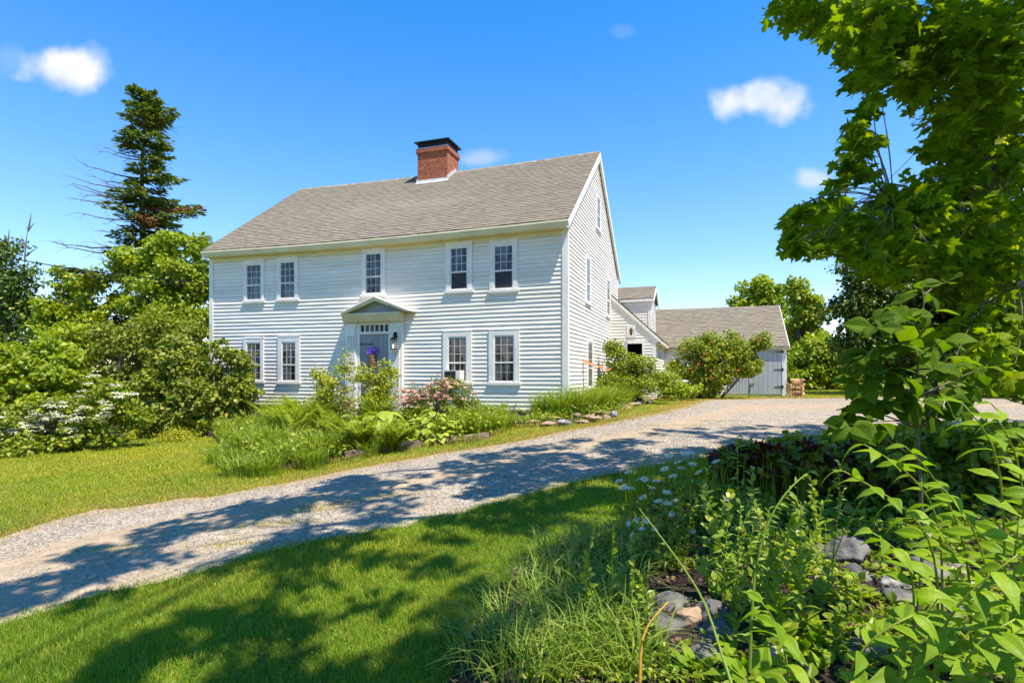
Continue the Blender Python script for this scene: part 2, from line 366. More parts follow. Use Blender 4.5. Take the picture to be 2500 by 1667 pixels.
def gravel():
    m, t, b = new_mat('gravel')
    v = N(t, 'ShaderNodeTexVoronoi'); v.inputs['Scale'].default_value = 48; c = N(t, 'ShaderNodeTexCoord'); t.links.new(c.outputs['Object'], v.inputs['Vector'])
    sp = N(t, 'ShaderNodeSeparateXYZ'); t.links.new(v.outputs['Color'], sp.inputs[0])
    st = ramp(t, sp.outputs[0], [(0, (.135, .115, .092)), (.45, (.285, .247, .198)), (.8, (.385, .335, .272)), (1, (.52, .465, .39))])
    f = noise(t, .8, 7, .65, stretch=(1, 1, 1))
    at_ = N(t, 'ShaderNodeAttribute', attribute_name='wear'); ns = ramp(t, math_n(t, 'ADD', f, math_n(t, 'MULTIPLY', at_.outputs['Fac'], .35)), [(.42, (0, 0, 0)), (.70, (1, 1, 1))])
    sand = ramp(t, noise(t, 14, 8, .7), [(.3, (.30, .22, .14)), (.7, (.42, .335, .23))])
    mx = N(t, 'ShaderNodeMixRGB'); t.links.new(math_n(t, 'MULTIPLY', ns, .85), mx.inputs[0]); t.links.new(st, mx.inputs[1]); t.links.new(sand, mx.inputs[2])
    mm = N(t, 'ShaderNodeMixRGB', blend_type='MULTIPLY'); mm.inputs[0].default_value = 1; t.links.new(mx.outputs[0], mm.inputs[1])
    t.links.new(ramp(t, noise(t, 3, 6, .7), [(.3, (.75, .74, .72)), (.7, (1.2, 1.18, 1.16))]), mm.inputs[2])
    t.links.new(mm.outputs[0], b.inputs['Base Color']); b.inputs['Roughness'].default_value = .95; b.inputs['Specular IOR Level'].default_value = .15
    d = math_n(t, 'SUBTRACT', 1.0, v.outputs['Distance']); bump(t, b, d, .7, .012); return m
M['gravel'] = gravel()
M['pebble'] = None
def islandmat(name, stops, rough=.85, nscale=25, bs=.5):
    m, t, b = new_mat(name); g = N(t, 'ShaderNodeNewGeometry')
    mm = N(t, 'ShaderNodeMixRGB', blend_type='MULTIPLY'); mm.inputs[0].default_value = 1
    t.links.new(ramp(t, g.outputs['Random Per Island'], stops), mm.inputs[1]); t.links.new(ramp(t, noise(t, nscale, 6, .7), [(.3, (.65, .65, .65)), (.7, (1.25, 1.25, 1.25))]), mm.inputs[2])
    t.links.new(mm.outputs[0], b.inputs['Base Color']); b.inputs['Roughness'].default_value = rough; b.inputs['Specular IOR Level'].default_value = .2
    bump(t, b, noise(t, nscale * 2, 6), bs, .01); return m
M['pebble'] = islandmat('pebbles', [(0, (.125, .11, .092)), (.5, (.28, .245, .2)), (1, (.48, .43, .365))])
M['mulch'] = islandmat('mulch_chips', [(0, (.022, .015, .012)), (.7, (.05, .03, .022)), (1, (.12, .075, .05))])
M['soil'] = mat('dark_soil', (.02, .015, .012), (.05, .034, .025), 12, .95, 1, .03)
M['rock'] = mat('field_stone', (.055, .055, .058), (.19, .178, .165), 5, .85, 1, .03, bscale=14)
M['rockp'] = mat('pale_field_stone', (.38, .36, .34), (.16, .155, .15), 7, .85, 1, .02, bscale=18)
M['rocktan'] = mat('tan_flat_stone', (.40, .27, .17), (.27, .19, .13), 6, .85, 1, .02, bscale=18)
M['rockred'] = mat('rusty_flat_stone', (.33, .15, .08), (.22, .13, .09), 6, .85, 1, .02, bscale=18)
M['timber'] = mat('weathered_timber', (.24, .18, .13), (.13, .095, .07), 8, .9, 1, .01, stretch=(.4, .4, 4))
M['logbark'] = mat('log_bark', (.30, .16, .08), (.42, .24, .12), 14, .9, .8, .01)
M['logwood'] = mat('split_wood', (.66, .37, .16), (.74, .50, .28), 9, .8, .4, .005)
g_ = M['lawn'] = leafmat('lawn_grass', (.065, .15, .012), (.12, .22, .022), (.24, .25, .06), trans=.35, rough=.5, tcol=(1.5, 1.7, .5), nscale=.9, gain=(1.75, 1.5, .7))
M['lawny'] = leafmat('sunny_lawn_grass', (.15, .25, .018), (.23, .32, .03), (.32, .34, .07), trans=.35, rough=.5, tcol=(1.5, 1.4, .5), nscale=.5)  # lit copy of the lawn grass: sunlit yellow put into the blade colour
M['dry'] = leafmat('dry_grass', (.38, .27, .06), (.52, .35, .13), (.28, .28, .05), trans=.3, rough=.6, tcol=(1.3, 1.1, .6), gain=(1.1, 1.05, 1))
M['maple'] = leafmat('maple_leaf', (.050, .105, .010), (.095, .17, .014), (.15, .23, .02), trans=.55, rough=.6, spec=.12, tcol=(1.7, 1.7, .3), gain=(1.9, 1.55, .7))
M['sapling'] = leafmat('sapling_leaf', (.060, .125, .010), (.10, .19, .014), (.14, .22, .02), trans=.5, rough=.6, spec=.12, tcol=(1.5, 1.6, .3), gain=(1.1, 1.0, .7))
M['mapledk'] = leafmat('dark_tree_leaf', (.030, .066, .014), (.060, .115, .020), (.10, .15, .03), trans=.3, tcol=(1.5, 1.7, .4), gain=(1.2, 1.1, .9))
M['spruce'] = leafmat('spruce_needles', (.07, .11, .022), (.13, .175, .035), (.20, .22, .05), trans=.28, rough=.6, nscale=.9)
M['spruced'] = leafmat('dead_needles', (.20, .09, .04), (.28, .13, .06), trans=.1, rough=.8)
M['bright'] = leafmat('bright_leaf', (.10, .195, .014), (.165, .285, .026), (.23, .34, .04), trans=.38)
M['mid'] = leafmat('mid_leaf', (.070, .135, .016), (.12, .205, .028), (.17, .22, .04), trans=.33)
M['dogwood'] = leafmat('shrub_leaf', (.062, .115, .022), (.12, .19, .035), (.22, .27, .08), trans=.3)
M['gold'] = leafmat('golden_leaf', (.20, .27, .02), (.36, .37, .03), (.46, .40, .04), trans=.35, tcol=(1.3, 1.3, .5), gain=(1.2, 1.15, .9))
M['lime'] = leafmat('lime_leaf', (.24, .34, .03), (.34, .42, .05), gain=(1.15, 1.1, .9), trans=.35, tcol=(1.2, 1.3, .5))
M['hosta'] = leafmat('hosta_leaf', (.12, .24, .03), (.22, .34, .06), trans=.3, tcol=(1.3, 1.4, .5))
M['fern'] = leafmat('fern_frond', (.10, .20, .022), (.18, .29, .035), trans=.35)
M['lily'] = leafmat('lily_foliage', (.075, .165, .018), (.14, .25, .035), (.22, .31, .06), trans=.35)
M['tallg'] = leafmat('tall_grass', (.10, .20, .035), (.18, .29, .06), (.30, .37, .12), trans=.35, tcol=(1.3, 1.4, .6), gain=(1.5, 1.25, .8))
M['seal'] = leafmat('seal_leaf', (.10, .22, .014), (.17, .33, .022), (.22, .38, .035), trans=.42, tcol=(1.3, 1.5, .35), rough=.5, spec=.22, gain=(1.5, 1.15, .8))
M['red'] = leafmat('dark_red_leaf', (.055, .012, .010), (.11, .025, .015), (.04, .05, .012), gain=(1.2, 1.1, 1), trans=.3, tcol=(1.6, .9, .6))
M['white_petal'] = leafmat('white_petal', (.72, .72, .68), (.80, .80, .76), trans=.3, tcol=(1, 1, 1))
M['creamfl'] = leafmat('cream_blossom', (.62, .62, .46), (.74, .73, .58), trans=.3, tcol=(1, 1, .9))
M['pink'] = leafmat('pink_petal', (.66, .30, .24), (.78, .56, .48), (.80, .70, .60), trans=.3, tcol=(1.1, .9, .9))
M['orange'] = leafmat('orange_petal', (.75, .16, .04), (.82, .25, .07), trans=.3, tcol=(1.1, .9, .8))
M['redfl'] = leafmat('red_berry', (.55, .13, .06), (.62, .26, .13), trans=.25, tcol=(1.1, .8, .8))
M['purple'] = leafmat('purple_petal', (.22, .12, .62), (.34, .20, .78), trans=.3, tcol=(1, .9, 1.2))
M['yellowfl'] = leafmat('yellow_petal', (.70, .55, .03), (.80, .66, .06), trans=.2, tcol=(1.1, 1, .6))
M['wicker'] = mat('wicker', (.34, .20, .10), (.18, .10, .05), 40, .8, 1, .01)
M['cane'] = mat('orange_cane', (.52, .28, .035), (.40, .20, .03), 18, .5, .3, .003)
M['tarp'] = mat('blue_tarp', (.03, .06, .11), (.05, .09, .15), 2, .5, .5, .04)
lm, lt, lb = new_mat('lamp_bulb'); lb.inputs['Emission Color'].default_value = (1, .8, .5, 1); lb.inputs['Emission Strength'].default_value = 2.5; M['bulb'] = lm

#SETTING
# ================================================================ SETTING
FAR = [(-420, 1430), (-160, 1360), (0, 1315), (120, 1275), (230, 1246), (420, 1222), (597, 1203), (740, 1172), (867, 1144), (1020, 1117), (1200, 1090), (1353, 1060), (1506, 1030), (1610, 1008), (1665, 990), (1700, 978), (1850, 973), (2060, 971), (2300, 972), (2700, 976)]
NEAR = [(-420, 1680), (-160, 1590), (0, 1532), (204, 1463), (444, 1412), (638, 1351), (867, 1310), (1100, 1263), (1297, 1205), (1513, 1156), (1700, 1124), (1883, 1087), (2020, 1062), (2249, 1046), (2500, 1037), (2900, 1026)]
def resample(pts, n):
    pts = np.array(pts); d = np.r_[0, np.cumsum(np.linalg.norm(np.diff(pts, axis=0), axis=1))]
    s = np.linspace(0, d[-1], n); return np.stack([np.interp(s, d, pts[:, i]) for i in range(pts.shape[1])], 1)
nd = 320
farw = resample([G(*p)[:2] for p in FAR], nd); nearw = resample([G(*p)[:2] for p in NEAR], nd)
def wob(n, amp, seed):
    r = np.random.default_rng(seed); a = np.interp(np.arange(n), np.arange(0, n + 4, 4), r.normal(0, amp, n // 4 + 1 + (1 if n % 4 else 0) )[:len(np.arange(0, n + 4, 4))]); return a + r.normal(0, amp * .35, n)
farw[:, 1] += wob(nd, .06, 3); nearw[:, 1] += wob(nd, .035, 4)
drive_poly = np.concatenate([farw, nearw[::-1]])
a = Acc(); ns = 40; gv = []
for k in range(ns + 1):
    q = farw + (nearw - farw) * k / ns; z = terr(q[:, 0], q[:, 1]) + .012 + .012 * np.sin(math.pi * k / ns)
    gv.append(np.c_[q, z])
gv = np.array(gv); idx = np.arange((ns + 1) * nd).reshape(ns + 1, nd)
a.add(gv.reshape(-1, 3), [np.stack([idx[:-1, :-1], idx[1:, :-1], idx[1:, 1:], idx[:-1, 1:]], -1).reshape(-1, 4)])
dw = a.build('driveway', M['gravel'], smooth=True, kind='structure')
wear = []
for k in range(ns + 1):
    s_ = k / ns; yv = gv[k, :, 1]; xv = gv[k, :, 0]
    wear.append(np.exp(-((s_ - .47) / .09) ** 2) * 1.0 + np.exp(-s_ / .05) * 1.0 + np.exp(-(1 - s_) / .06) * .8 + .9 * np.clip((-2.2 - xv) / 2.0, 0, 1) * np.clip((s_ - .3) / .5, 0, 1) - .15)
at__ = dw.data.attributes.new('wear', 'FLOAT', 'POINT'); at__.data.foreach_set('value', np.array(wear).ravel().astype(np.float32))
# terrain: fine near, coarse to the horizon
xs = np.unique(np.r_[-900, -400, -200, -120, -80, -60, np.arange(-45, 45, .5), 45, 60, 80, 120, 200, 400, 900])
ys = np.unique(np.r_[-500, -200, -100, -60, -40, np.arange(-25, 55, .5), 60, 80, 120, 200, 400, 900])
X, Y = np.meshgrid(xs, ys); Z = terr(X, Y); idx = np.arange(X.size).reshape(X.shape)
a = Acc(); a.add(np.c_[X.ravel(), Y.ravel(), Z.ravel()], [np.stack([idx[:-1, :-1], idx[:-1, 1:], idx[1:, 1:], idx[1:, :-1]], -1).reshape(-1, 4)])
a.build('ground', M['ground'], smooth=True, kind='structure')
def sheet(name, poly, m, dz, step=.25, h=0, kind='structure'):
    poly = [Vector((p[0], p[1])) for p in poly]; n = len(poly)
    xs_ = [p.x for p in poly]; ys_ = [p.y for p in poly]
    gx, gy = np.meshgrid(np.arange(min(xs_), max(xs_), step), np.arange(min(ys_), max(ys_), step)); gx = gx.ravel(); gy = gy.ravel()
    k = inpoly(gx, gy, [(p.x, p.y) for p in poly]); pts = poly + [Vector((a_, b_)) for a_, b_ in zip(gx[k], gy[k])]
    r = delaunay_2d_cdt(pts, [(i, (i + 1) % n) for i in range(n)], [], 1, 1e-4)
    V = np.array([(v.x, v.y) for v in r[0]]); edge = np.zeros(len(V), bool)
    for i, o in enumerate(r[3]):
        if any(j < n for j in o): edge[i] = True
    z = terr(V[:, 0], V[:, 1]) + dz + np.where(edge, 0, h * (.7 + .6 * np.sin(V[:, 0] * 4) * np.cos(V[:, 1] * 5)))
    a = Acc(); a.add(np.c_[V, z], [list(f) for f in r[2]]); return a.build(name, m, smooth=True, kind=kind)
def wpoly(px): return [tuple(G(*p)[:2]) for p in px]
# ---- house frame (u to the left along the front, w inwards, from the right front corner)
C0 = np.array([1.506, 15.3]); UX = np.array([-.948, .319]); UX = UX / np.linalg.norm(UX); WX = np.array([-UX[1] * -1, -UX[0]]); WX = np.array([.319, .948]) / np.linalg.norm([.319, .948])
LEN = 12.5; DEP = 9.6; EAVE = 5.2; RIDGE = 8.68; RW = 4.65
def H(V):
    V = np.asarray(V, float); u, w, z = V[..., 0], V[..., 1], V[..., 2]
    s = .07 * np.sin(np.pi * np.clip(u / LEN, 0, 1)) * np.clip(z / 5.2, 0, 1.3) * ((u > 0) & (u < LEN))
    xy = C0 + u[..., None] * UX + w[..., None] * WX
    return np.concatenate([xy, (z - s)[..., None]], -1)
def front_u(px, w=0.):
    k = (px - CX) / F; p = C0 + w * WX; return (p[0] - k * p[1]) / (k * UX[1] - UX[0])
def side_w(px, u=0.):
    k = (px - CX) / F; p = C0 + u * UX; return (k * p[1] - p[0]) / (WX[0] - k * WX[1])
def zat(py, u, w):
    Yd = C0[1] + u * UX[1] + w * WX[1]; z = CAMZ + (HY - py) / F * Yd
    return z + .07 * math.sin(math.pi * min(1, max(0, u / LEN))) * min(1.3, max(0, z / 5.2))
house_poly = [tuple(H([u, w, 0])[:2]) for u, w in ((-.02, -.05), (LEN, -.05), (LEN, DEP), (0, DEP))]
ell_poly = [tuple(H([u, w, 0])[:2]) for u, w in ((0, 7.8), (-1.75, 7.8), (-1.75, 13), (-7.1, 13), (-7.1, 19.6), (3, 19.6), (3, 13), (0, 9))]
# beds
bed_front_px = [(545, 1105), (560, 1140), (600, 1158), (700, 1150), (850, 1125), (1010, 1095), (1150, 1080), (1240, 1052), (1245, 1020)]
bf = wpoly(bed_front_px); bed_front = bf + [tuple(H([.8, -.02, 0])[:2]), tuple(H([LEN, -.02, 0])[:2]), tuple(G(500, 1030)[:2])]
br_ = wpoly([(1240, 1046), (1330, 1040), (1450, 1030), (1515, 1010), (1555, 985), (1605, 975), (1640, 968)])
bed_right = br_ + [tuple(H([-1.8, 7.6, 0])[:2]), tuple(H([-.02, 7.6, 0])[:2]), tuple(H([-.05, -.05, 0])[:2]), tuple(H([.8, -.05, 0])[:2])]
fg_px = [(1060, 1760), (1100, 1660), (1130, 1600), (1180, 1500), (1230, 1430), (1330, 1350), (1490, 1310), (1570, 1250), (1660, 1172), (1800, 1140), (2000, 1118), (2300, 1100), (2600, 1090)]
bed_fg = wpoly(fg_px) + [(9, 4), (9, -1), (.3, -1), (-.25, 1.2)]
hedge_bed = wpoly([(-300, 1125), (0, 1112), (150, 1095), (280, 1070), (400, 1064), (480, 1062), (560, 1063), (610, 1040)]) + [tuple(H([LEN, -.1, 0])[:2]), tuple(H([LEN + 1, 3, 0])[:2]), (-26, 30), (-30, 15)]
sheet('garden_bed_soil', bed_front, M['soil'], .016, h=.05); sheet('garden_bed_soil', bed_right, M['soil'], .02, h=.06)
sheet('foreground_bed_soil', bed_fg, M['soil'], .02, .12, h=.04); sheet('hedge_bed_soil', hedge_bed, M['soil'], .014, .5)
mulch_poly = wpoly([(485, 1066), (520, 1042), (560, 1030), (600, 1035), (600, 1064), (545, 1068)])
sheet('mulch', mulch_poly, M['soil'], .03, .1, h=.12)
# ---- grass
allbeds = [drive_poly, bed_front, bed_right, bed_fg, hedge_bed, house_poly, ell_poly]
fard = farw
def dist_far(x, y):
    out = np.full(len(x), 99.)
    for i in range(0, nd, 4): out = np.minimum(out, np.hypot(x - fard[i, 0], y - fard[i, 1]))
    return out
def lawn(name, n, y0, y1, hmin, hmax, wmin, mats, pw, segs=2, kx=1.05, edge_in=.0):
    t = rng.random(n); yy = (y0 ** pw + t * (y1 ** pw - y0 ** pw)) ** (1 / pw); xx = (rng.random(n) * 2 - 1) * kx * (yy + .3)
    k = np.ones(n, bool)
    for p in allbeds: k &= ~inpoly(xx, yy, p)
    xx, yy = xx[k], yy[k]; n = len(xx)
    pos = np.c_[xx, yy, terr(xx, yy) - .004]
    df = dist_far(xx, yy); north = (yy > np.interp(xx, farw[:, 0], farw[:, 1]))
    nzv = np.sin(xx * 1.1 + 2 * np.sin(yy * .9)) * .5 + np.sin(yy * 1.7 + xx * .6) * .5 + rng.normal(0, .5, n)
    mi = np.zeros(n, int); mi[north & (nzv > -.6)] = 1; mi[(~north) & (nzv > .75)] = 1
    pd = np.where(north, np.exp(-df / .55) * .95 + .03, .02); mi[rng.random(n) < pd] = 2
    h = rng.uniform(hmin, hmax, n) * (1 + .25 * np.sin(xx * 3.1) * np.cos(yy * 2.7)); h = np.where(mi == 2, h * .75, h)
    wd = wmin * np.maximum(1, yy / 4) * rng.uniform(.7, 1.3, n)
    a = Acc(); blades(a, pos, h, wd, rng.uniform(0, 6.28, n), rng.uniform(.15, .9, n), segs, mi, curl=.8)
    a.build(name, mats, kind='stuff', label='short mown lawn grass', cat='grass')
UPV = np.array([0, 0, 1.]); M['clover'] = leafmat('clover_leaf', (.05, .13, .015), (.08, .18, .02), trans=.3)
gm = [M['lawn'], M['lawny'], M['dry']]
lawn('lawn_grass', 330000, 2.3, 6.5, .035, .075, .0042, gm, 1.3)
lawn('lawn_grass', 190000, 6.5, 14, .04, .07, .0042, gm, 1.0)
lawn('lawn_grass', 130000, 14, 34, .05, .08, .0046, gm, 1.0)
n = 60000; x = rng.uniform(-7, 7, n); y = rng.uniform(2.2, 11, n); k = np.ones(n, bool)
for p in allbeds: k &= ~inpoly(x, y, p)
k &= (np.sin(x * 1.9 + 2 * np.sin(y * 1.3)) + np.sin(y * 2.3 - x) + rng.normal(0, .35, n)) > 1.05
x, y = x[k], y[k]; n = len(x); a = Acc(); a.inst(OVALS, np.c_[x, y, terr(x, y) + rng.uniform(.02, .055, n)], frames(rv(n) * [1, 1, .2], nrm(UPV + rng.normal(0, .35, (n, 3))), rng.uniform(.012, .026, n) * np.maximum(1, y / 5)))
a.build('lawn_clover', M['clover'], kind='stuff', label='patches of clover in the lawn', cat='clover')
# tufts along the drive and weeds inside it
n = 34000; i = rng.integers(0, nd, n); side = rng.random(n) < .68
base = np.where(side[:, None], farw[i], nearw[i]) + rng.normal(0, .07, (n, 2)) * np.where(side, 3.0, 1)[:, None]
pos = np.c_[base, terr(base[:, 0], base[:, 1]) + .004]; mi = np.where(side, np.where(rng.random(n) < .7, 2, 1), 0)
a = Acc(); blades(a, pos, rng.uniform(.025, .07, n), .006 * np.maximum(1, base[:, 1] / 7), rng.uniform(0, 6.28, n), rng.uniform(.2, 1, n), 2, mi)
cs = [G(*p) for p in ((560, 1335), (640, 1288), (690, 1280), (740, 1255), (760, 1248), (790, 1240), (860, 1228), (280, 1345), (960, 1215), (1700, 1040), (1600, 1042), (1745, 1030))]
for c in cs:
    n = 260; b = np.c_[c[0] + rng.normal(0, .3, n), c[1] + rng.normal(0, .07, n)]; ps = np.c_[b, terr(b[:, 0], b[:, 1]) + .012]
    blades(a, ps, rng.uniform(.02, .05, n), .008, rng.uniform(0, 6.28, n), rng.uniform(.2, 1, n), 2, np.where(rng.random(n) < .4, 2, 1))
for pl_ in (bf, br_):
    q_ = resample(pl_, 4200); q_ = q_ + rng.normal(0, .07, q_.shape); blades(a, np.c_[q_, terr(q_[:, 0], q_[:, 1])], rng.uniform(.05, .16, 4200), .009, rng.uniform(0, 6.28, 4200), rng.uniform(.2, 1, 4200), 2, np.where(rng.random(4200) < .3, 2, 1))
a.build('verge_grass', gm, kind='stuff', label='dry tufts of grass along the gravel edge', cat='grass')
# ---- loose gravel
OCT = (np.array([(1, 0, 0), (-.9, .1, 0), (0, 1, .1), (.1, -1, 0), (0, .1, .6), (0, 0, -.6), (.6, .6, .25), (-.6, -.5, .3)]),
       [np.array([(0, 6, 4), (6, 2, 4), (2, 1, 4), (1, 7, 4), (7, 3, 4), (3, 0, 4), (2, 6, 5), (6, 0, 5), (1, 2, 5), (7, 1, 5), (3, 7, 5), (0, 3, 5)])])
n = 60000; s_ = rng.random(n) ** 1.5; q = rng.random(n); f_i = s_ * (nd - 1); i0 = f_i.astype(int).clip(0, nd - 2); fr = (f_i - i0)[:, None]
fa = farw[i0] * (1 - fr) + farw[i0 + 1] * fr; na = nearw[i0] * (1 - fr) + nearw[i0 + 1] * fr
ov = rng.normal(0, .012, n); p2 = fa + (na - fa) * (q[:, None] * 1.0) ; keep = (rng.random(n) < (1 - .75 * np.exp(-((q - .47) / .1) ** 2))) & (rng.random(n) > .8 * np.clip((-2.2 - p2[:, 0]) / 2, 0, 1) * np.clip((q - .3) / .5, 0, 1))
p2 = p2[keep]; q = q[keep]; n = len(p2)
sz = rng.gamma(2.0, .0023, n).clip(.0025, .018) * np.maximum(1, p2[:, 1] / 16)
pos = np.c_[p2, terr(p2[:, 0], p2[:, 1]) + .014 + .012 * np.sin(np.pi * q)]
a = Acc(); a.inst(OCT, pos, frames(rv(n) * [1, 1, .2], np.tile([0, 0, 1.], (n, 1)) + rng.normal(0, .2, (n, 3)), sz)); a.build('gravel_stones', M['pebble'], kind='stuff', label='loose gravel stones on the driveway', cat='gravel')
# mulch chips
def chips(poly, n, size, m, name='mulch_chips', dz=.05):
    poly = np.array(poly); x0, y0 = poly.min(0); x1, y1 = poly.max(0); x = rng.uniform(x0, x1, n); y = rng.uniform(y0, y1, n)
    k = inpoly(x, y, poly); x, y = x[k], y[k]; n = len(x); pos = np.c_[x, y, terr(x, y) + dz * rng.random(n) + .03]
    sc = np.stack([rng.uniform(.2, .5, n), rng.uniform(.6, 1.6, n), rng.uniform(.15, .4, n)], 1) * size
    a = Acc(); a.inst(OCT, pos, frames(rv(n) * [1, 1, .3], np.tile([0, 0, 1.], (n, 1)) + rng.normal(0, .4, (n, 3)), sc), 0)
    a.build(name, m, kind='stuff', label='dark bark mulch chips on the bed', cat='mulch')
chips([p for p in bed_fg if p[1] < 9 and p[0] < 6], 26000, .022, M['mulch']); chips(mulch_poly, 5000, .03, M['mulch'], dz=.12)
n = 3200; x = rng.uniform(-.4, 4.2, n); y = rng.uniform(1.4, 5, n); k = inpoly(x, y, bed_fg); x, y = x[k], y[k]; n = len(x)
M['litter'] = leafmat('leaf_litter', (.17, .105, .06), (.26, .17, .10), (.09, .055, .03), trans=.15, rough=.7)
a = Acc(); a.inst(OVALS, np.c_[x, y, terr(x, y) + .05 + rng.random(n) * .02], frames(rv(n) * [1, 1, .15], np.tile([0, 0, 1.], (n, 1)) + rng.normal(0, .35, (n, 3)), rng.uniform(.02, .055, n)))
a.build('leaf_litter', M['litter'], kind='stuff', label='dry fallen leaves under the plants', cat='litter')

# ================================================================ HOUSE
def uvmesh(o, fn):
    me = o.data; uvl = me.uv_layers.new(name='UVMap'); n = len(me.loops)
    vi = np.zeros(n, np.int32); me.loops.foreach_get('vertex_index', vi); co = np.zeros(len(me.vertices) * 3, np.float32); me.vertices.foreach_get('co', co); co = co.reshape(-1, 3)
    pn = np.zeros(len(me.polygons) * 3, np.float32); me.polygons.foreach_get('normal', pn); pn = pn.reshape(-1, 3)
    ls = np.zeros(len(me.polygons), np.int32); me.polygons.foreach_get('loop_total', ls); ln = np.repeat(pn, ls, axis=0)
    uvl.data.foreach_set('uv', fn(co[vi] + WLOC[o.name], ln).astype(np.float32).ravel())
def clap(acc, a0f, a1f, z0, z1, axis, fixed, outs, expo=.12, seg=.6, lip=.028, back=.002):
    """clapboards on a vertical wall; a0f/a1f give the extent at height z. axis 0: runs along u at w=fixed; axis 1 along w at u=fixed. outs=outward sign"""
    z = z0; r = np.random.default_rng(int(abs(fixed) * 100) + 7)
    while z < z1 - .01:
        zt = min(z + expo + .004, z1); za, zb = a0f((z + zt) / 2), a1f((z + zt) / 2)
        if zb - za < .06: z += expo; continue
        n = max(1, int((zb - za) / seg)); aa = np.linspace(za, zb, n + 1); ph = r.uniform(0, 6.28, 2); wz = r.normal(0, .0012, n + 1) + .0042 * np.sin(aa * .9 + z * 1.7 + ph[0] * .35) + .002 * np.sin(aa * 2.3 + ph[1]); wo_ = r.normal(0, .0014, n + 1)
        rows = []
        for dz, out in ((0, back), (0, lip), (zt - z, back + .001)):
            zz = z + dz + (wz if dz == 0 else 0); oo = outs * (out + (wo_ if out == lip else 0))
            v = np.stack([aa, fixed + oo + 0 * aa, zz + 0 * aa], 1) if axis == 0 else np.stack([fixed + oo + 0 * aa, aa, zz + 0 * aa], 1)
            rows.append(v)
        V = H(np.concatenate(rows)); m = n + 1; k = np.arange(n)
        acc.add(V, [np.concatenate([np.stack([k, k + 1, m + k + 1, m + k], 1), np.stack([m + k, m + k + 1, 2 * m + k + 1, 2 * m + k], 1)])]); z += expo
ho = thing('farmhouse', 'two storey white clapboard farmhouse with grey shingle roof and central brick chimney', 'house', H([LEN / 2, DEP / 2, 0]))
a = Acc(); a.box((.0, .012, .0), (LEN, .20, EAVE + .1), fn=H, nu=24); a.box((0, .012, -.02), (LEN, .19, 0), fn=H)
clap(a, lambda z: .09, lambda z: LEN - .09, .03, EAVE + .02, 0, 0., -1); a.build('wall', M['paint'], ho)
def gable_top(w): return EAVE + .05 + (RIDGE - EAVE) * (1 - abs(w - RW) / (RW if w < RW else DEP - RW))
def gw0(z): return .09 if z < EAVE else max(.09, RW * (z - EAVE) / (RIDGE - EAVE) )
def gw1(z): return DEP - .09 if z < EAVE else DEP - (DEP - RW) * (z - EAVE) / (RIDGE - EAVE)
a = Acc(); a.prism([(.2, 0), (DEP, 0), (DEP, EAVE), (RW, RIDGE - .03), (.2, EAVE + .1)], .012, .15, 0, fn=H)
clap(a, gw0, gw1, .03, RIDGE - .1, 1, 0., -1); a.build('gable_wall', M['paint'], ho)
a = Acc(); a.prism([(.2, 0), (DEP, 0), (DEP, EAVE), (RW, RIDGE - .03), (.2, EAVE + .1)], LEN - .15, LEN - .012, 0, fn=H)
clap(a, gw0, gw1, .03, RIDGE - .1, 1, LEN, 1); a.box((0.15, DEP - .15, 0), (LEN - .15, DEP, EAVE), fn=H, nu=10); a.build('rear_wall', M['paint'], ho)
a = Acc(); a.box((.03, .03, -1.6), (LEN - .03, .3, -.001), fn=H, nu=8); a.box((.03, .3, -1.6), (.3, DEP, -.001), fn=H); a.box((LEN - .3, .3, -1.6), (LEN - .03, DEP, -.001), fn=H); a.build('foundation', M['stonef'], ho)
for (u0, u1, w0, w1) in ((-.03, .13, -.045, -.0), (-.03, -.0, .0, .13), (LEN - .13, LEN + .03, -.045, 0), (-.03, 0, DEP - .13, DEP), (LEN, LEN + .03, 0, .13)):
    a = Acc(); a.box((u0, w0, 0), (u1, w1, EAVE + .04), fn=H); a.build('corner_board', M['trim'], ho)
# roof: courses of shingles with a real lip
OV = .30; OVR = .10; SL = (RIDGE - EAVE) / RW; SLB = (RIDGE - EAVE) / (DEP - RW)
def roof_half(acc, u0, u1, wE, wR, zE, zR, course=.142, nu=26, thick=.11):
    L = math.hypot(wR - wE, zR - zE); d = np.array([(wR - wE) / L, (zR - zE) / L]); nrm_ = np.array([-d[1] * np.sign(d[0]), abs(d[0])])
    uu = np.linspace(u0, u1, nu + 1); n = int(L / course) + 1
    for k in range(n):
        s0 = k * course; s1 = min(L, s0 + course)
        if s1 - s0 < .01: break
        rows = []
        for s, h in ((s0, 0.0), (s0, .009), (s1, .001)):
            p = np.array([wE, zE]) + d * s + nrm_ * h; rows.append(np.stack([uu, 0 * uu + p[0], 0 * uu + p[1]], 1))
        V = H(np.concatenate(rows)); m = nu + 1; kk = np.arange(nu)
        acc.add(V, [np.concatenate([np.stack([kk, kk + 1, m + kk + 1, m + kk], 1), np.stack([m + kk, m + kk + 1, 2 * m + kk + 1, 2 * m + kk], 1)])])
    lo = nrm_ * -.004; hi = nrm_ * -thick
    A = [(wE + lo[0], zE + lo[1]), (wR + lo[0], zR + lo[1]), (wR + hi[0] * 0, zR - thick * 1.2), (wE + hi[0] * 0 + (wR - wE) * .001, zE - thick * .35)]
    acc.prism(A, u0, u1, 0, fn=H, nu=nu)
zE = EAVE + .12 - OV * SL + .02
def roofuv(wE, zE_, s):
    def f(co, nn):
        r = co[:, :2] - C0; u = r @ UX; w = r @ WX; return np.stack([u, np.hypot(w - wE, co[:, 2] - zE_) * s + .001], 1)
    return f
zF = EAVE + .16 - OV * SL + .05; zRt = RIDGE + .12
a = Acc(); roof_half(a, -OVR, LEN + OVR, -OV, RW, zF, zRt); ro = a.build('roof', M['shingle'], ho)
me = ro.data
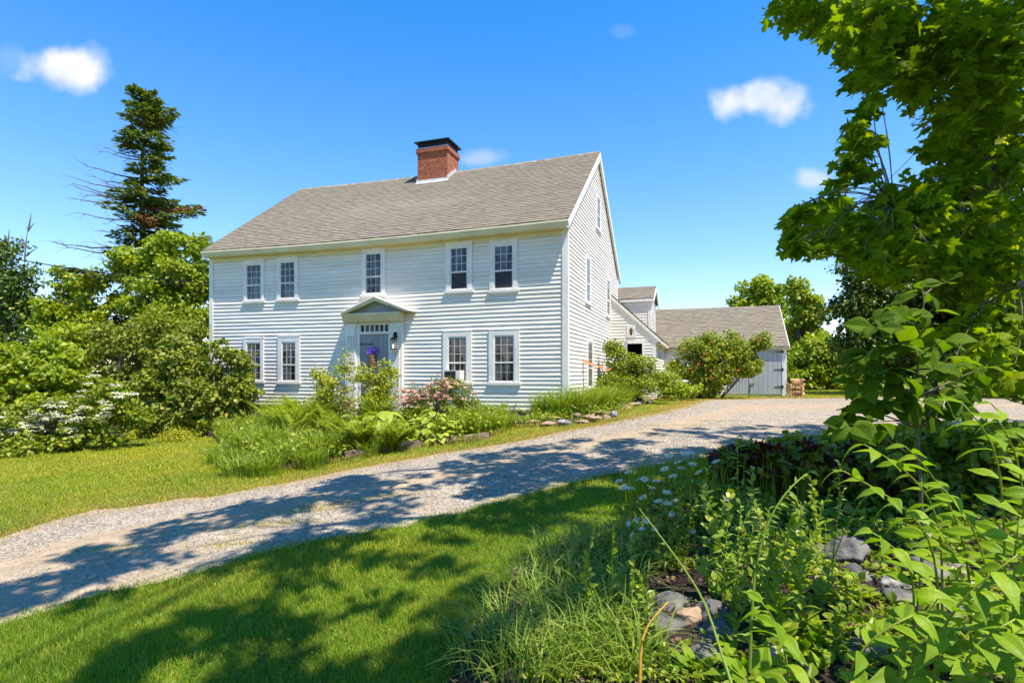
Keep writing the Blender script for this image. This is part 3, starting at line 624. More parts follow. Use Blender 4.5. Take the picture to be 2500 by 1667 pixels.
def ruv(co, nn):
    r = co[:, :2] - C0; u = r @ UX; w = r @ WX; s = .07 * np.sin(np.pi * np.clip(u / LEN, 0, 1)) * np.clip(co[:, 2] / 5.2, 0, 1.3) * ((u > 0) & (u < LEN))
    return np.stack([u + 40, np.hypot(w + OV, co[:, 2] + s - zF) + .0005], 1)
uvmesh(ro, ruv)
a = Acc(); roof_half(a, -OVR, LEN + OVR, DEP + OV, RW, zF, zRt); ro2 = a.build('rear_roof', M['shingle'], ho); uvmesh(ro2, ruv)
a = Acc(); a.prism([(RW - .13, zRt - .085), (RW, zRt + .022), (RW + .13, zRt - .085), (RW, zRt + .005)], -OVR - .005, LEN + OVR + .005, 0, fn=H, nu=26); rc = a.build('ridge_cap', M['shingle'], ro); uvmesh(rc, lambda co, nn: np.stack([co[:, 0] * 1.3, co[:, 2] * 0 + .06], 1))
# eaves: fascia with gutter-like moulding, soffit, frieze
a = Acc()
zb = zF - .03
a.prism([(-OV + .03, zb - .19), (-OV + .0, zb - .15), (-OV - .035, zb - .04), (-OV - .03, zb), (-OV + .05, zb + .01), (-OV + .05, zb - .19)], -OVR, LEN + OVR, 0, fn=H, nu=26)
a.build('fascia', M['cream'], ho)
a = Acc(); a.box((-.02, -OV + .051, zb - .19), (LEN + .02, -.02, zb - .165), fn=H, nu=26); a.build('soffit', M['cream'], ho)
a = Acc(); a.box((.13, -.045, zb - .34), (LEN - .13, -.021, zb - .19), fn=H, nu=26); a.build('frieze_board', M['cream'], ho)
for uu0, uu1 in ((-OVR + .02, -.0), (LEN, LEN + OVR - .02)):
    for (wa, wb) in ((-OV, RW), (DEP + OV, RW)):
        a = Acc(); o1 = zF - .05; a.prism([(wa, o1 - .0), (wb, zRt - .05), (wb, zRt - .30), (wa, o1 - .2)], uu0 - .045 if uu0 < 0 else uu0, uu0 + .03 if uu0 < 0 else uu1, 0, fn=H)
        a.build('rake_board', M['trim'], ho)
# windows
def window(u0, u1, z0, z1, cas, face='front', open_screen=False, ac=False, parent=ho, cols=3, rows=(3, 2), fixed=0., prt=None):
    """opening u0..u1, z0..z1; cas = casing width; face front => along u at w=fixed, face side => along w at u=fixed"""
    fn = H if face == 'front' else (lambda V: H(np.stack([V[:, 1], V[:, 0], V[:, 2]], 1)))
    a = Acc(); d0 = fixed
    def B(acc, a0, a1, p0, p1, c0, c1): acc.box((a0, d0 - p1, c0), (a1, d0 - p0, c1), fn=fn)
    B(a, u0 - cas, u0, .001, .052, z0, z1 + cas); B(a, u1, u1 + cas, .001, .052, z0, z1 + cas); B(a, u0 - .0, u1 + .0, .001, .050, z1, z1 + cas)
    B(a, u0 - cas - .012, u1 + cas + .012, .001, .058, z1 + cas, z1 + cas + .02)
    wn = a.build('window', M['trim'], parent)
    a = Acc(); B(a, u0 - cas - .04, u1 + cas + .04, .001, .078, z0 - .075, z0 - .0); B(a, u0 - cas, u1 + cas, .001, .045, z0 - .13, z0 - .075); a.build('sill', M['trim'], wn)
    zm = z0 + (z1 - z0) * .42; s = .045
    a = Acc()
    B(a, u0, u0 + s * .7, .0, .038, z0, z1); B(a, u1 - s * .7, u1, .0, .038, z0, z1); B(a, u0 + s * .7, u1 - s * .7, .02, .038, z1 - s, z1); B(a, u0 + s * .7, u1 - s * .7, .02, .042, zm - s / 2, zm + s / 2); B(a, u0 + s * .7, u1 - s * .7, .02, .038, z0, z0 + s)
    iu0, iu1 = u0 + s * .7, u1 - s * .7; mw = .0058
    for k in range(1, cols):
        c = iu0 + (iu1 - iu0) * k / cols; B(a, c - mw, c + mw, .0305, .036, zm + s / 2, z1 - s)
        if not open_screen: B(a, c - .0038, c + .0038, .0304, .034, z0 + s, zm - s / 2)
    for k in range(1, rows[0]):
        c = zm + s / 2 + (z1 - s - zm - s / 2) * k / rows[0]; B(a, iu0, iu1, .0303, .0358, c - mw, c + mw)
    if not open_screen:
        c = (z0 + zm) / 2; B(a, iu0, iu1, .0302, .0338, c - .0038, c + .0038)
    a.build('sash', M['trim'], wn)
    a = Acc(); B(a, iu0, iu1, .008, .0300, zm, z1 - s); a.build('pane', M['glass'], wn)
    a = Acc(); B(a, iu0, iu1, .008, .0298, z0 + s, zm); a.build('pane', M['screen'] if open_screen else M['glass'], wn)
    return wn
spec = [((595.7, 644.7), (603.7, 639.9), 645, 734, 0), ((677, 728), (685.7, 722), 638.5, 730, 0), ((885.7, 942), (893.8, 932.6), 617.6, 718, 0), ((1090, 1154), (1100.7, 1142.8), 603.5, 708.8, 1), ((1196.6, 1264), (1207, 1253.6), 598, 707, 1),
        ((595, 644.7), (603.7, 638), 836, 929, 0), ((678, 731.7), (690, 723.7), 834.5, 931, 0), ((1082, 1151.7), (1095, 1140.5), 821.5, 932, 0), ((1194.7, 1269), (1207, 1256.4), 818, 933, 0)]
for (o, i, yt, yb, sc) in spec:
    uo0, uo1 = front_u(o[1]), front_u(o[0]); ui0, ui1 = front_u(i[1]), front_u(i[0]); um = (ui0 + ui1) / 2
    cs_ = ((uo1 - uo0) - (ui1 - ui0)) / 2
    window(ui0, ui1, zat(yb, um, 0), zat(yt, um, 0), min(.17, max(.1, cs_)), open_screen=bool(sc))
for (x0, x1, yt, yb) in ((1455, 1463, 484, 560), (1429, 1438, 632, 738), (1479.5, 1486.5, 684, 771), (1433, 1444, 835, 945)):
    w0, w1 = side_w(x0), side_w(x1); wm = (w0 + w1) / 2
    window(w0, max(w1, w0 + .55), zat(yb, 0, wm), zat(yt, 0, wm), .12, face='side', cols=3)
# entrance
eu0, eu1 = front_u(987), front_u(849.5); du0, du1 = front_u(953), front_u(883); um = (eu0 + eu1) / 2
zdt = zat(816, um, 0); ztt0, ztt1 = zat(810, um, 0), zat(793.5, um, 0); zen0, zen1 = zat(786, um, -.2), zat(769, um, -.2); zap = zat(724, um, -.3)
ent = Acc()
D = .14
ent.box((eu0, -D, -.6), (du0 - .10, -.0, zen0), fn=H); ent.box((du1 + .10, -D, -.6), (eu1, -.0, zen0), fn=H); ent.box((du0 - .10, -D, ztt1 + .05), (du1 + .10, -.0, zen0), fn=H)
ds = ent.build('door_surround', M['trim'], ho)
for (p0, p1) in ((eu0 + .07, du0 - .13), (du1 + .13, eu1 - .07)):
    a = Acc(); n = 5; wdt = (p1 - p0)
    for k in range(n): a.box((p0 + wdt * k / n + .008, -D - .022, -.6), (p0 + wdt * (k + 1) / n - .008, -D - .001, zen0 - .45), fn=H)
    a.box((p0 - .02, -D - .04, zen0 - .44), (p1 + .02, -D - .002, zen0 - .40), fn=H); a.box((p0, -D - .03, zen0 - .40), (p1, -D - .001, zen0 - .14), fn=H); a.box((p0 - .03, -D - .055, zen0 - .14), (p1 + .03, -D - .001, zen0 - .08), fn=H)
    a.build('pilaster', M['trim'], ho)
for (q0, q1) in ((du0 - .099, du0), (du1, du1 + .099)):
    a = Acc(); a.box((q0, -.11, -.6), (q1, -.0, ztt1 + .049), fn=H); a.build('door_jamb', M['trim'], ho)
a = Acc(); a.box((du0, -.095, zdt + .0), (du1, -.03, ztt0), fn=H); a.box((du0, -.095, ztt1), (du1, -.03, ztt1 + .049), fn=H)
for k in range(7):
    c = du0 + (du1 - du0) * k / 6; a.box((max(du0, c - .018), -.085, ztt0), (min(du1, c + .018), -.03, ztt1), fn=H)
tr = a.build('transom', M['trim'], ho); a = Acc(); a.box((du0, -.045, ztt0), (du1, -.022, ztt1), fn=H); a.build('pane', M['glass'], tr)
a = Acc(); nb = 5
for k in range(nb): a.box((du0 + (du1 - du0) * k / nb + .0025, -.05, -.2), (du0 + (du1 - du0) * (k + 1) / nb - .0025, -.022, zdt), fn=H)
a.box((du0, -.04, -.2), (du1, -.021, zdt - .002), fn=H)
dr = a.build('front_door', M['greydoor'], ho)
zh = zat(840, um, 0)
a = Acc(); a.box((du1 - .42, -.058, zh - .014), (du1 + .0, -.0505, zh + .014), fn=H); a.box((du1 - .02, -.062, zh - .06), (du1 + .035, -.0505, zh + .05), fn=H); a.box((du1 - .46, -.060, zh - .026), (du1 - .42, -.0505, zh + .026), fn=H); a.build('hinge', M['iron'], dr)
a = Acc(); a.tube(H([(du0 + .1, -.08, .95), (du0 + .1, -.1, 1.0), (du0 + .1, -.1, 1.15), (du0 + .1, -.06, 1.2)]), .009); a.build('handle', M['iron'], dr)
# pediment: entablature + raking cornices
PO = .42
pu0, pu1 = front_u(998, -PO), front_u(832.6, -PO); pm = (pu0 + pu1) / 2
zp = zat(762, pm, -PO); zpa = zat(726, pm, -PO)
a = Acc(); a.box((eu0 - .02, -PO + .08, zp - .07), (eu1 + .02, -.0, zp - .0), fn=H)
a.prism([(-PO + .10, zp - .071), (-D - .1, zen0 + .02), (-D - .03, zen0 - .02), (-.001, zen0 - .02), (-.001, zp - .071)], eu0 - .01, eu1 + .01, 0, fn=H)
pd = a.build('pediment', M['cream'], ho)
a = Acc(); V = H(np.array([(pu0 + .15, -PO + .2, zp + .001), (pu1 - .15, -PO + .2, zp + .001), (pm, -PO + .2, zpa - .08), (pu0 + .15, -.0, zp + .001), (pu1 - .15, 0, zp + .001), (pm, 0, zpa - .08)])); a.add(V, [(0, 1, 2), (0, 1, 4, 3), (1, 2, 5, 4), (2, 0, 3, 5)]); a.build('tympanum', M['greydoor'], pd)
for (ue, s) in ((pu0, 1), (pu1, -1)):
    a = Acc(); pts = [(ue, zp + .0), (pm, zpa), (pm, zpa - .10), (ue + s * .16, zp + .001 - .0)]
    a.prism([(p, q) for p, q in pts], -PO, -PO + .07, 1, fn=H); a.prism([(ue + s * .03, zp + .004), (pm, zpa - .015), (pm, zpa - .075), (ue + s * .16, zp + .002)], -PO + .07, -.001, 1, fn=H); a.build('raking_cornice', M['cream'], pd)
    a = Acc(); a.prism([(ue - s * .03, zp + .012), (pm + s * .0, zpa + .03), (pm, zpa + .004), (ue - s * .02, zp - .012)], -PO - .03, -.001, 1, fn=H); a.build('pediment_roof', M['trim'], pd)
a = Acc(); a.box((du0 - .3, -.9, -.62), (du1 + .3, -.16, -.22), fn=H); a.build('door_step', M['stonef'], ho)
# lantern by the door
lu = front_u(965, -.2); lz = zat(838, lu, -.25)
a = Acc(); a.box((lu - .05, -.19, lz + .16), (lu + .05, -.17, lz + .34), fn=H)
a.tube(H([(lu, -.19, lz + .24), (lu, -.26, lz + .33), (lu, -.30, lz + .30), (lu, -.30, lz + .17)]), .013)
for sx_ in (-1, 1):
    for sy_ in (-1, 1): a.box((lu + sx_ * .055 - .008, -.30 + sy_ * .055 - .008, lz - .17), (lu + sx_ * .055 + .008, -.30 + sy_ * .055 + .008, lz + .10), fn=H)
a.box((lu - .075, -.375, lz + .10), (lu + .075, -.225, lz + .12), fn=H); a.prism([(lu - .075, lz + .12), (lu + .075, lz + .12), (lu + .02, lz + .18), (lu - .02, lz + .18)], -.36, -.24, 1, fn=H); a.box((lu - .075, -.375, lz - .19), (lu + .075, -.225, lz - .17), fn=H)
lan = a.build('wall_lantern', M['iron'], ho); a = Acc(); a.tube(H([(lu, -.30, lz - .15), (lu, -.30, lz - .1), (lu, -.30, lz - .02)]), [.018, .026, .01], 8); a.build('bulb', M['bulb'], lan)
# chimney
cw0 = 3.9
def ray_u(px, w): return front_u(px, w)
cw0 = RW - .72; cu1 = front_u(1019.5, cw0); cu0 = front_u(1092, cw0); cw1 = side_w(1119, cu0); cw1 = min(cw1, cw0 + 1.5)
ztop = zat(354, cu0, cw0)
a = Acc(); a.box((cu0, cw0, RIDGE - 1.2), (cu1, cw1, ztop - .17), fn=H, nu=1)
a.box((cu0 - .05, cw0 - .05, ztop - .169), (cu1 + .05, cw1 + .05, ztop - .03), fn=H); a.box((cu0 - .025, cw0 - .025, ztop - .23), (cu1 + .025, cw1 + .025, ztop - .171), fn=H)
ch = a.build('chimney', M['brick'], ho)
def chuv(co, nn):
    r = co[:, :2] - C0; u = r @ UX; w = r @ WX; nu_ = np.abs(nn[:, :2] @ UX); return np.stack([np.where(nu_ > .5, w, u), co[:, 2]], 1)
uvmesh(ch, chuv)
a = Acc()
zc0, zc1 = ztop - .03, ztop + .20
a.box((cu0 - .10, cw0 - .10, zc1), (cu1 + .10, cw1 + .10, zc1 + .035), fn=H)
n = 26
for k in range(n + 1):
    u = cu0 + .02 + (cu1 - cu0 - .04) * k / n
    for w in (cw0 + .02, cw1 - .02): a.box((u - .008, w - .008, zc0 + .04), (u + .008, w + .008, zc1), fn=H)
for k in range(n + 1):
    w = cw0 + .02 + (cw1 - cw0 - .04) * k / n
    for u in (cu0 + .02, cu1 - .02): a.box((u - .008, w - .009, zc0 + .041), (u + .0081, w + .009, zc1 - .001), fn=H)
a.box((cu0 + .05, cw0 + .05, zc0), (cu1 - .05, cw1 - .05, zc0 + .05), fn=H)
a.build('chimney_cap', M['capmetal'], ch)
a = Acc()
for (q0, q1, r0, r1) in ((cu0, cu1, cw0 - .0, cw0 + .05), (cu0, cu1, cw1 - .05, cw1)): a.box((q0 - .005, r0 - .006, zc0 + .001), (q1 + .005, r1 + .006, zc0 + .05), fn=H)
for (q0, q1) in ((cu0, cu0 + .05), (cu1 - .05, cu1)): a.box((q0 - .006, cw0 + .06, zc0 + .001), (q1 + .006, cw1 - .06, zc0 + .05), fn=H)
# base flashing along the roof slope
def zr(w): return zF + (zRt - zF) * (min(w, 2 * RW - w) + OV) / (RW + OV)
fl = a; fl.build('cap_flashing', M['galv'], ch); a = Acc()
a.prism([(cw0 - .10, zr(cw0 - .10) + .004), (cw0 - .005, zr(cw0) + .012), (cw0 - .005, zr(cw0) + .10), (cw0 - .02, zr(cw0) + .10), (cw0 - .03, zr(cw0) + .03)], cu0 - .05, cu1 + .05, 0, fn=H)
for (q0, q1) in ((cu0 - .02, cu0 - .002), (cu1 + .002, cu1 + .02)):
    a.prism([(cw0 - .03, zr(cw0)), (RW, zRt), (cw1, zr(cw1)), (cw1, zr(cw1) + .14), (RW, zRt + .13), (cw0 - .03, zr(cw0) + .15)], q0, q1, 0, fn=H)
a.build('flashing', M['galv'], ch)
# door basket
bu = front_u(911, -.06); bz = zat(873, bu, -.1); bp = H([bu, -.12, bz])
bk = thing('door_basket', 'wicker basket of purple flowers hanging on the grey front door', 'basket', bp)
a = Acc(); n = 9; ts = np.linspace(0, 1, n); a.tube([bp + np.array([0, 0, -.30 + .38 * t]) for t in ts], .085 + .035 * np.sin(ts * 2.6), 12)
for k in range(8): a.tube([bp + np.array([.118 * math.cos(b), .118 * math.sin(b), -.28 + k * .045]) for b in np.linspace(0, 6.28, 16)], .009, 4)
a.build('basket', M['wicker'], bk, smooth=True)
a = Acc(); n = 260; d = rv(n); d[:, 2] = abs(d[:, 2]) * 1.4 + .2; p0 = bp + np.array([0, 0, .08]) + d * rng.uniform(.03, .16, (n, 1)) * [1, 1, .9]
a.inst(KITEN, p0, frames(nrm(d + rv(n) * .5), rv(n), rng.uniform(.05, .13, n))); a.build('flowers', M['purple'], bk)
# air conditioner
x0, x1 = front_u(1134), front_u(1096); zl, zh_ = zat(933, x0, 0), zat(904, x0, 0)
acp = H([(x0 + x1) / 2, -.1, zl]); acu = thing('air_conditioner', 'white window air conditioner in the lower window behind the pink azalea', 'air conditioner', acp)
a = Acc(); a.box((x0, -.33, zl), (x1, -.03, zh_), fn=H); a.build('casing', M['trim'], acu)
a = Acc(); a.box((x0 + .13, -.338, zl + .02), (x1 - .02, -.331, zh_ - .02), fn=H)
for k in range(9):
    zz = zl + .035 + k * (zh_ - zl - .07) / 8; a.box((x0 + .13, -.346, zz - .003), (x1 - .02, -.3385, zz + .003), fn=H)
a.build('grille', M['acface'], acu)

# ================================================================ ELL
el = thing('side_ell', 'small white clapboard lean-to with an open doorway joined to the rear of the farmhouse', 'house wing', H([-1, 9, 0]))
Wf = 7.8; s1 = -1.75; zt_h = 4.05; zt_e = 2.42
def zlean(u): return zt_h + (zt_e - zt_h) * (u / s1)
du_a, du_b = front_u(1568, Wf), front_u(1531, Wf); zdoor = 2.22
a = Acc()
V = [(u, z) for u, z in ((0, -.5), (du_b, -.5), (du_b, zdoor), (du_a, zdoor), (du_a, -.5), (s1, -.5), (s1, zt_e), (0, zt_h))]
a.prism(V, Wf + .012, Wf + .14, 1, fn=H)
def lim(z):
    return s1 if z < zt_e else (z - zt_h) / (zt_e - zt_h) * s1
clap(a, lambda z: lim(z) + (.10 if z < zt_e else .06), lambda z: -.03, zdoor + .12, zt_h - .1, 0, Wf, -1)
clap(a, lambda z: s1 + .10, lambda z: du_a - .1, 0.0, zdoor + .12, 0, Wf, -1); clap(a, lambda z: du_b + .1, lambda z: -.03, 0.0, zdoor + .12, 0, Wf, -1)
clap(a, lambda z: Wf + .1, lambda z: 13.0, 0, zt_e - .05, 1, s1, -1); a.box((s1 + .012, Wf + .15, -.5), (s1 + .12, 13, zt_e), fn=H)
a.build('wall', M['paint'], el)
a = Acc(); a.box((du_a - .1, Wf - .03, -.4), (du_a, Wf + .012, zdoor), fn=H); a.box((du_b, Wf - .03, -.4), (du_b + .1, Wf + .012, zdoor), fn=H); a.box((du_a - .1, Wf - .03, zdoor), (du_b + .1, Wf + .012, zdoor + .11), fn=H); a.build('door_frame', M['trim'], el)
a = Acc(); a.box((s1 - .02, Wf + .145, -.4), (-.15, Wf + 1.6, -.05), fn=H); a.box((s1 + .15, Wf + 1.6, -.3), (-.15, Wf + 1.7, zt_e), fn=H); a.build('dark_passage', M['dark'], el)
a = Acc(); a.box((s1 - .028, Wf - .028, -.3), (s1 + .10, -.0 + Wf, zt_e - .02), fn=H); a.box((s1 - .028, Wf + .0, -.3), (s1, Wf + .11, zt_e - .02), fn=H); a.box((-.05, Wf - .03, 0), (-.018, Wf, zt_h - .1), fn=H); a.build('corner_board', M['trim'], el)
a = Acc()
for (p, w0_, w1_, m_) in ((0, 0, 0, 0),):
    a.prism([(.0, zt_h + .14), (s1 - .22, zlean(s1 - .22) + .14), (s1 - .22, zlean(s1 - .22) + .0), (.0, zt_h + .0)], Wf - .075, Wf - .04, 1, fn=H)
    a.prism([(-.02, zt_h - .001), (s1 - .16, zlean(s1 - .16) - .001), (s1 - .06, zlean(s1 - .06) - .14), (-.02, zt_h - .13)], Wf - .035, Wf - .0, 1, fn=H)
a.build('rake_board', M['trim'], el)
def slope(name, u0, z0, u1, z1, w0, w1, parent, th=.05, along='w'):
    """roof plane sloping along u from (u0,z0) eave to (u1,z1) ridge, extending w0..w1"""
    a = Acc(); L = math.hypot(u1 - u0, z1 - z0); n = int(L / .142) + 1; d = np.array([u1 - u0, z1 - z0]) / L; nn = np.array([-d[1], d[0]]);
    if nn[1] < 0: nn = -nn
    for k in range(n):
        A = k * .142; Bq = min(L, A + .142); rows = []
        for s, h in ((A, 0), (A, .009), (Bq, .001)):
            p = np.array([u0, z0]) + d * s + nn * h; rows += [(p[0], w0, p[1]), (p[0], w1, p[1])]
        a.add(H(np.array(rows)), [(0, 1, 3, 2), (2, 3, 5, 4)])
    a.prism([(u0, z0 - .003), (u1, z1 - .003), (u1, z1 - th), (u0, z0 - th)], w0, w1, 1, fn=H)
    o = a.build(name, M['shingle'], parent)
    def f(co, nv):
        r = co[:, :2] - C0; u = r @ UX; w = r @ WX; return np.stack([w + 20, np.hypot(u - u0, co[:, 2] - z0) + .0005], 1)
    uvmesh(o, f); return o
slope('roof', s1 - .25, zlean(s1 - .25) + .17, 0, zt_h + .17, Wf - .075, 13.0, el)
a = Acc(); a.box((s1 - .25, Wf - .036, zlean(s1 - .25) + .0), (s1 - .22, 13, zlean(s1 - .25) + .115), fn=H); a.box((s1 - .219, Wf - .036, zlean(s1 - .22) - .02), (s1 - .001, 13, zlean(s1 - .22) + .0), fn=H); a.build('eave', M['cream'], el)
# wall lamp over doorway + blossoms
lu = front_u(1541.6, Wf); lz = zat(810, lu, Wf)
a = Acc(); a.box((lu - .17, Wf - .045, lz - .22), (lu + .17, Wf - .002, lz + .25), fn=H); lb_ = a.build('lamp_backboard', M['trim'], el)
a = Acc(); a.tube(H([(lu, Wf - .05, lz + .05), (lu, Wf - .13, lz + .16), (lu, Wf - .17, lz + .12)]), .014)
a.tube(H([(lu, Wf - .17, lz + z) for z in (.2, .12, .1, .02, -.05, -.1, -.16)]), [.004, .03, .06, .07, .055, .05, .02], 6); a.build('wall_lamp', M['brassy'], lb_)
# raised rear block (dormer) behind the lean-to
db = thing('rear_dormer_block', 'small white upper storey block with grey roof behind the lean-to', 'house wing', H([0, 11, 2]))
Wd = 10.6; ud = front_u(1588, Wd); zde = zat(727, ud, Wd); uL = 1.2; Wdb = 13.4; zdr = 5.0
a = Acc(); clap(a, lambda z: ud + .1, lambda z: uL, 2.2, zde, 0, Wd, -1, lip=.015); a.box((ud + .012, Wd + .012, 2.0), (uL, Wdb, zde), fn=H)
clap(a, lambda z: Wd + .1, lambda z: Wdb, 2.2, zde, 1, ud, -1); a.prism([(Wd + .02, zde), (Wdb - .02, zde), ((Wd + Wdb) / 2, zdr - .05)], ud + .01, uL, 0, fn=H); a.build('wall', M['paint'], db)
a = Acc(); a.box((ud - .025, Wd - .03, 2.2), (ud + .1, Wd, zde), fn=H); a.box((ud - .025, Wd, 2.2), (ud, Wd + .1, zde), fn=H); a.box((ud + .1, Wd - .025, zde - .32), (uL, Wd, zde), fn=H); a.build('corner_board', M['trim'], db)
for (wa, nm) in ((Wd - .10, 'roof'), (Wdb + .22, 'rear_roof')):
    a = Acc(); roof_half(a, ud - .14, uL, wa, (Wd + Wdb) / 2, zde - .02, zdr + .1, nu=2, thick=.05); o = a.build(nm, M['shingle'], db)
    uvmesh(o, lambda co, nv, wa=wa: np.stack([((co[:, :2] - C0) @ UX) + 30, np.hypot((co[:, :2] - C0) @ WX - wa, co[:, 2] - zde + .02) + .0005], 1))
a = Acc()
for wa in (Wd - .10, Wdb + .22): a.prism([(wa, zde - .02 - .06), ((Wd + Wdb) / 2, zdr + .03), ((Wd + Wdb) / 2, zdr - .13), (wa, zde - .22)], ud - .17, ud - .14, 0, fn=H)
a.box((ud - .14, Wd - .11, zde - .16), (uL, Wd - .07, zde - .05), fn=H); a.build('rake_board', M['trim'], db)
ww = side_w(1588, ud); window(Wd + .55, Wd + 1.15, 2.75, 3.75, .09, face='side', parent=db, fixed=ud)

# ================================================================ BARN
bn = thing('barn', 'low white barn with long grey shingle roof and grey plank double doors', 'barn', H([-4, 15, 0]))
Wb = 13.0; bs0 = -7.1; bE = 2.28; bD = 6.6; bR = 4.4
bl = front_u(1828, Wb); bl2 = front_u(1776, Wb); br0 = front_u(1910, Wb)
a = Acc(); a.box((bs0 + .0, Wb + .03, -.5), (2.5, Wb + .2, bE), fn=H); clap(a, lambda z: bl2 + .02, lambda z: s1 - .0, .05, bE - .12, 0, Wb, -1)
a.prism([(Wb + .2, -.5), (Wb + bD, -.5), (Wb + bD, bE), (Wb + bD / 2, bR - .06), (Wb + .2, bE)], bs0 + .012, bs0 + .15, 0, fn=H)
clap(a, lambda z: Wb + .1 if z < bE else Wb + (z - bE) / (bR - bE) * bD / 2, lambda z: Wb + bD if z < bE else Wb + bD - (z - bE) / (bR - bE) * bD / 2, 0, bR - .1, 1, bs0, -1)
a.box((bs0 + .2, Wb + bD - .15, -.5), (2.5, Wb + bD, bE), fn=H); a.build('wall', M['paint'], bn)
a = Acc(); a.box((bs0 - .02, Wb - .06, -.3), (bs0 + .17, Wb + .029, bE - .03), fn=H); a.box((bs0 - .02, Wb + .029, -.3), (bs0, Wb + .2, bE - .03), fn=H); a.build('corner_post', M['trim'], bn)
for (x0, x1) in ((br0, bl), (bl + .02, bl2)):
    a = Acc(); n = 7; x0, x1 = min(x0, x1), max(x0, x1)
    for k in range(n): a.box((x0 + (x1 - x0) * k / n + .005, Wb - .04, .08), (x0 + (x1 - x0) * (k + 1) / n - .005, Wb - .0, bE - .13), fn=H)
    a.box((x0, Wb + .001, .09), (x1, Wb + .028, bE - .14), fn=H)
    d_ = a.build('door', M['barndoor'], bn)
    if x0 < bl - .01:
        for zz in (bE - .28, 1.2, .42):
            a = Acc(); a.prism([(x0, zz - .03), (x0 + .34, zz - .012), (x0 + .34, zz + .012), (x0, zz + .03)], Wb - .055, Wb - .041, 1, fn=H); a.box((x0 - .04, Wb - .072, zz - .07), (x0 + .02, Wb - .0565, zz + .07), fn=H); a.build('hinge', M['iron'], d_)
        a = Acc(); a.tube(H([(x1 - .25, Wb - .06, .55), (x1 - .05, Wb - .06, .55), (x1 - .05, Wb - .06, .15)]), .014); a.build('latch_rod', M['iron'], d_)
for (wa, nm) in ((Wb - .17, 'roof'), (Wb + bD + .17, 'rear_roof')):
    a = Acc(); zz0 = bE - .17 * (bR - bE) / (bD / 2) + .07
    roof_half(a, bs0 - .10, 3.0, wa, Wb + bD / 2, zz0, bR + .07, nu=12, thick=.06); o = a.build(nm, M['shingle'], bn)
    uvmesh(o, lambda co, nv, wa=wa, z0=zz0: np.stack([((co[:, :2] - C0) @ UX) + 30, np.hypot((co[:, :2] - C0) @ WX - wa, co[:, 2] - z0) + .0005], 1))
a = Acc(); a.box((bs0 - .08, Wb - .15, bE - .15), (s1 - .3, Wb - .12, bE - .03), fn=H); a.box((bs0 - .08, Wb - .119, bE - .13), (s1 - .0, Wb - .001, bE - .1), fn=H); a.build('fascia', M['cream'], bn)
a = Acc()
for wa in (Wb - .17, Wb + bD + .17): a.prism([(wa, bE - .04), (Wb + bD / 2, bR + .04), (Wb + bD / 2, bR - .12), (wa, bE - .2)], bs0 - .13, bs0 - .10, 0, fn=H)
a.build('rake_board', M['trim'], bn)

# ================================================================ STONES, TIMBER, LOGS
import mathutils.noise as mnoise
def icos(sub=2):
    import bmesh
    bm = bmesh.new(); bmesh.ops.create_icosphere(bm, subdivisions=sub, radius=1); v = np.array([x.co for x in bm.verts]); f = np.array([[y.index for y in x.verts] for x in bm.faces]); bm.free(); return v, f
ICO = icos(3); ICO2 = icos(2)
def rock_mesh(acc, c, size, rz=0, seed=0, flat=1., T=ICO):
    r = np.random.default_rng(seed); v = T[0].copy()
    for k in range(9):
        d = nrm(r.normal(size=3)); lim_ = r.uniform(.5, .85); over = v @ d - lim_; v -= np.where(over > 0, over, 0)[:, None] * d * .9
    ph = r.uniform(0, 6, 6); v *= (1 + .05 * np.sin(v[:, :1] * 4 + ph[0]) + .05 * np.sin(v[:, 1:2] * 5 + ph[1]) + .03 * np.sin(v[:, 2:] * 9 + ph[2]) + .02 * np.sin(v[:, :1] * 13 + ph[3]))
    v = v * (1 + np.array([mnoise.fractal(Vector(p) * 1.6 + Vector((seed * 3.1, 0, 0)), 1.0, 2.0, 5) for p in v])[:, None] * (.20 if T is not ICO and len(v) > 2000 else .10))
    v = v * np.asarray(size) ; cz, sz_ = math.cos(rz), math.sin(rz); v = v @ np.array([[cz, sz_, 0], [-sz_, cz, 0], [0, 0, 1]])
    acc.add(v + c, [T[1]])
def rock(name, c, size, m, label, group, rz=0., seed=1, cat='stone', T=None):
    a = Acc(); rock_mesh(a, np.asarray(c, float), size, rz, seed, T=T or ICO); return a.build(name, m, smooth=True, label=label, cat=cat, group=group, loc=c)
c6 = lambda x, y: (1200 + x / 2.613, 820 + y / 2.613)
st = [(140, 553, 82, 26, 'rocktan'), (203, 550, 62, 26, 'rockred'), (268, 556, 84, 32, 'rocktan'), (360, 560, 96, 34, 'rocktan'), (402, 543, 96, 18, 'rockred'), (462, 557, 98, 40, 'rockp'), (540, 520, 70, 24, 'rocktan'), (575, 552, 105, 26, 'rocktan'), (622, 527, 90, 30, 'rocktan'),
      (600, 508, 60, 18, 'rockred'), (695, 505, 120, 24, 'rocktan'), (665, 540, 90, 24, 'rocktan'), (735, 522, 70, 30, 'rocktan'), (780, 500, 58, 44, 'rockp'), (822, 452, 60, 30, 'rock'), (852, 447, 60, 26, 'rockp'), (870, 462, 50, 20, 'rocktan'), (905, 440, 60, 26, 'rocktan'), (935, 436, 50, 22, 'rockp'), (960, 425, 40, 26, 'rock'), (975, 405, 40, 24, 'rock'), (1000, 395, 44, 26, 'rock'), (1010, 425, 44, 24, 'rock'), (1030, 405, 40, 24, 'rocktan')]
ORD = ['first', 'second', 'third', 'fourth', 'fifth', 'sixth', 'seventh', 'eighth', 'ninth', 'tenth', 'eleventh', 'twelfth', 'thirteenth', 'fourteenth', 'fifteenth', 'sixteenth', 'seventeenth', 'eighteenth', 'nineteenth', 'twentieth', 'twenty-first', 'twenty-second', 'twenty-third', 'twenty-fourth']
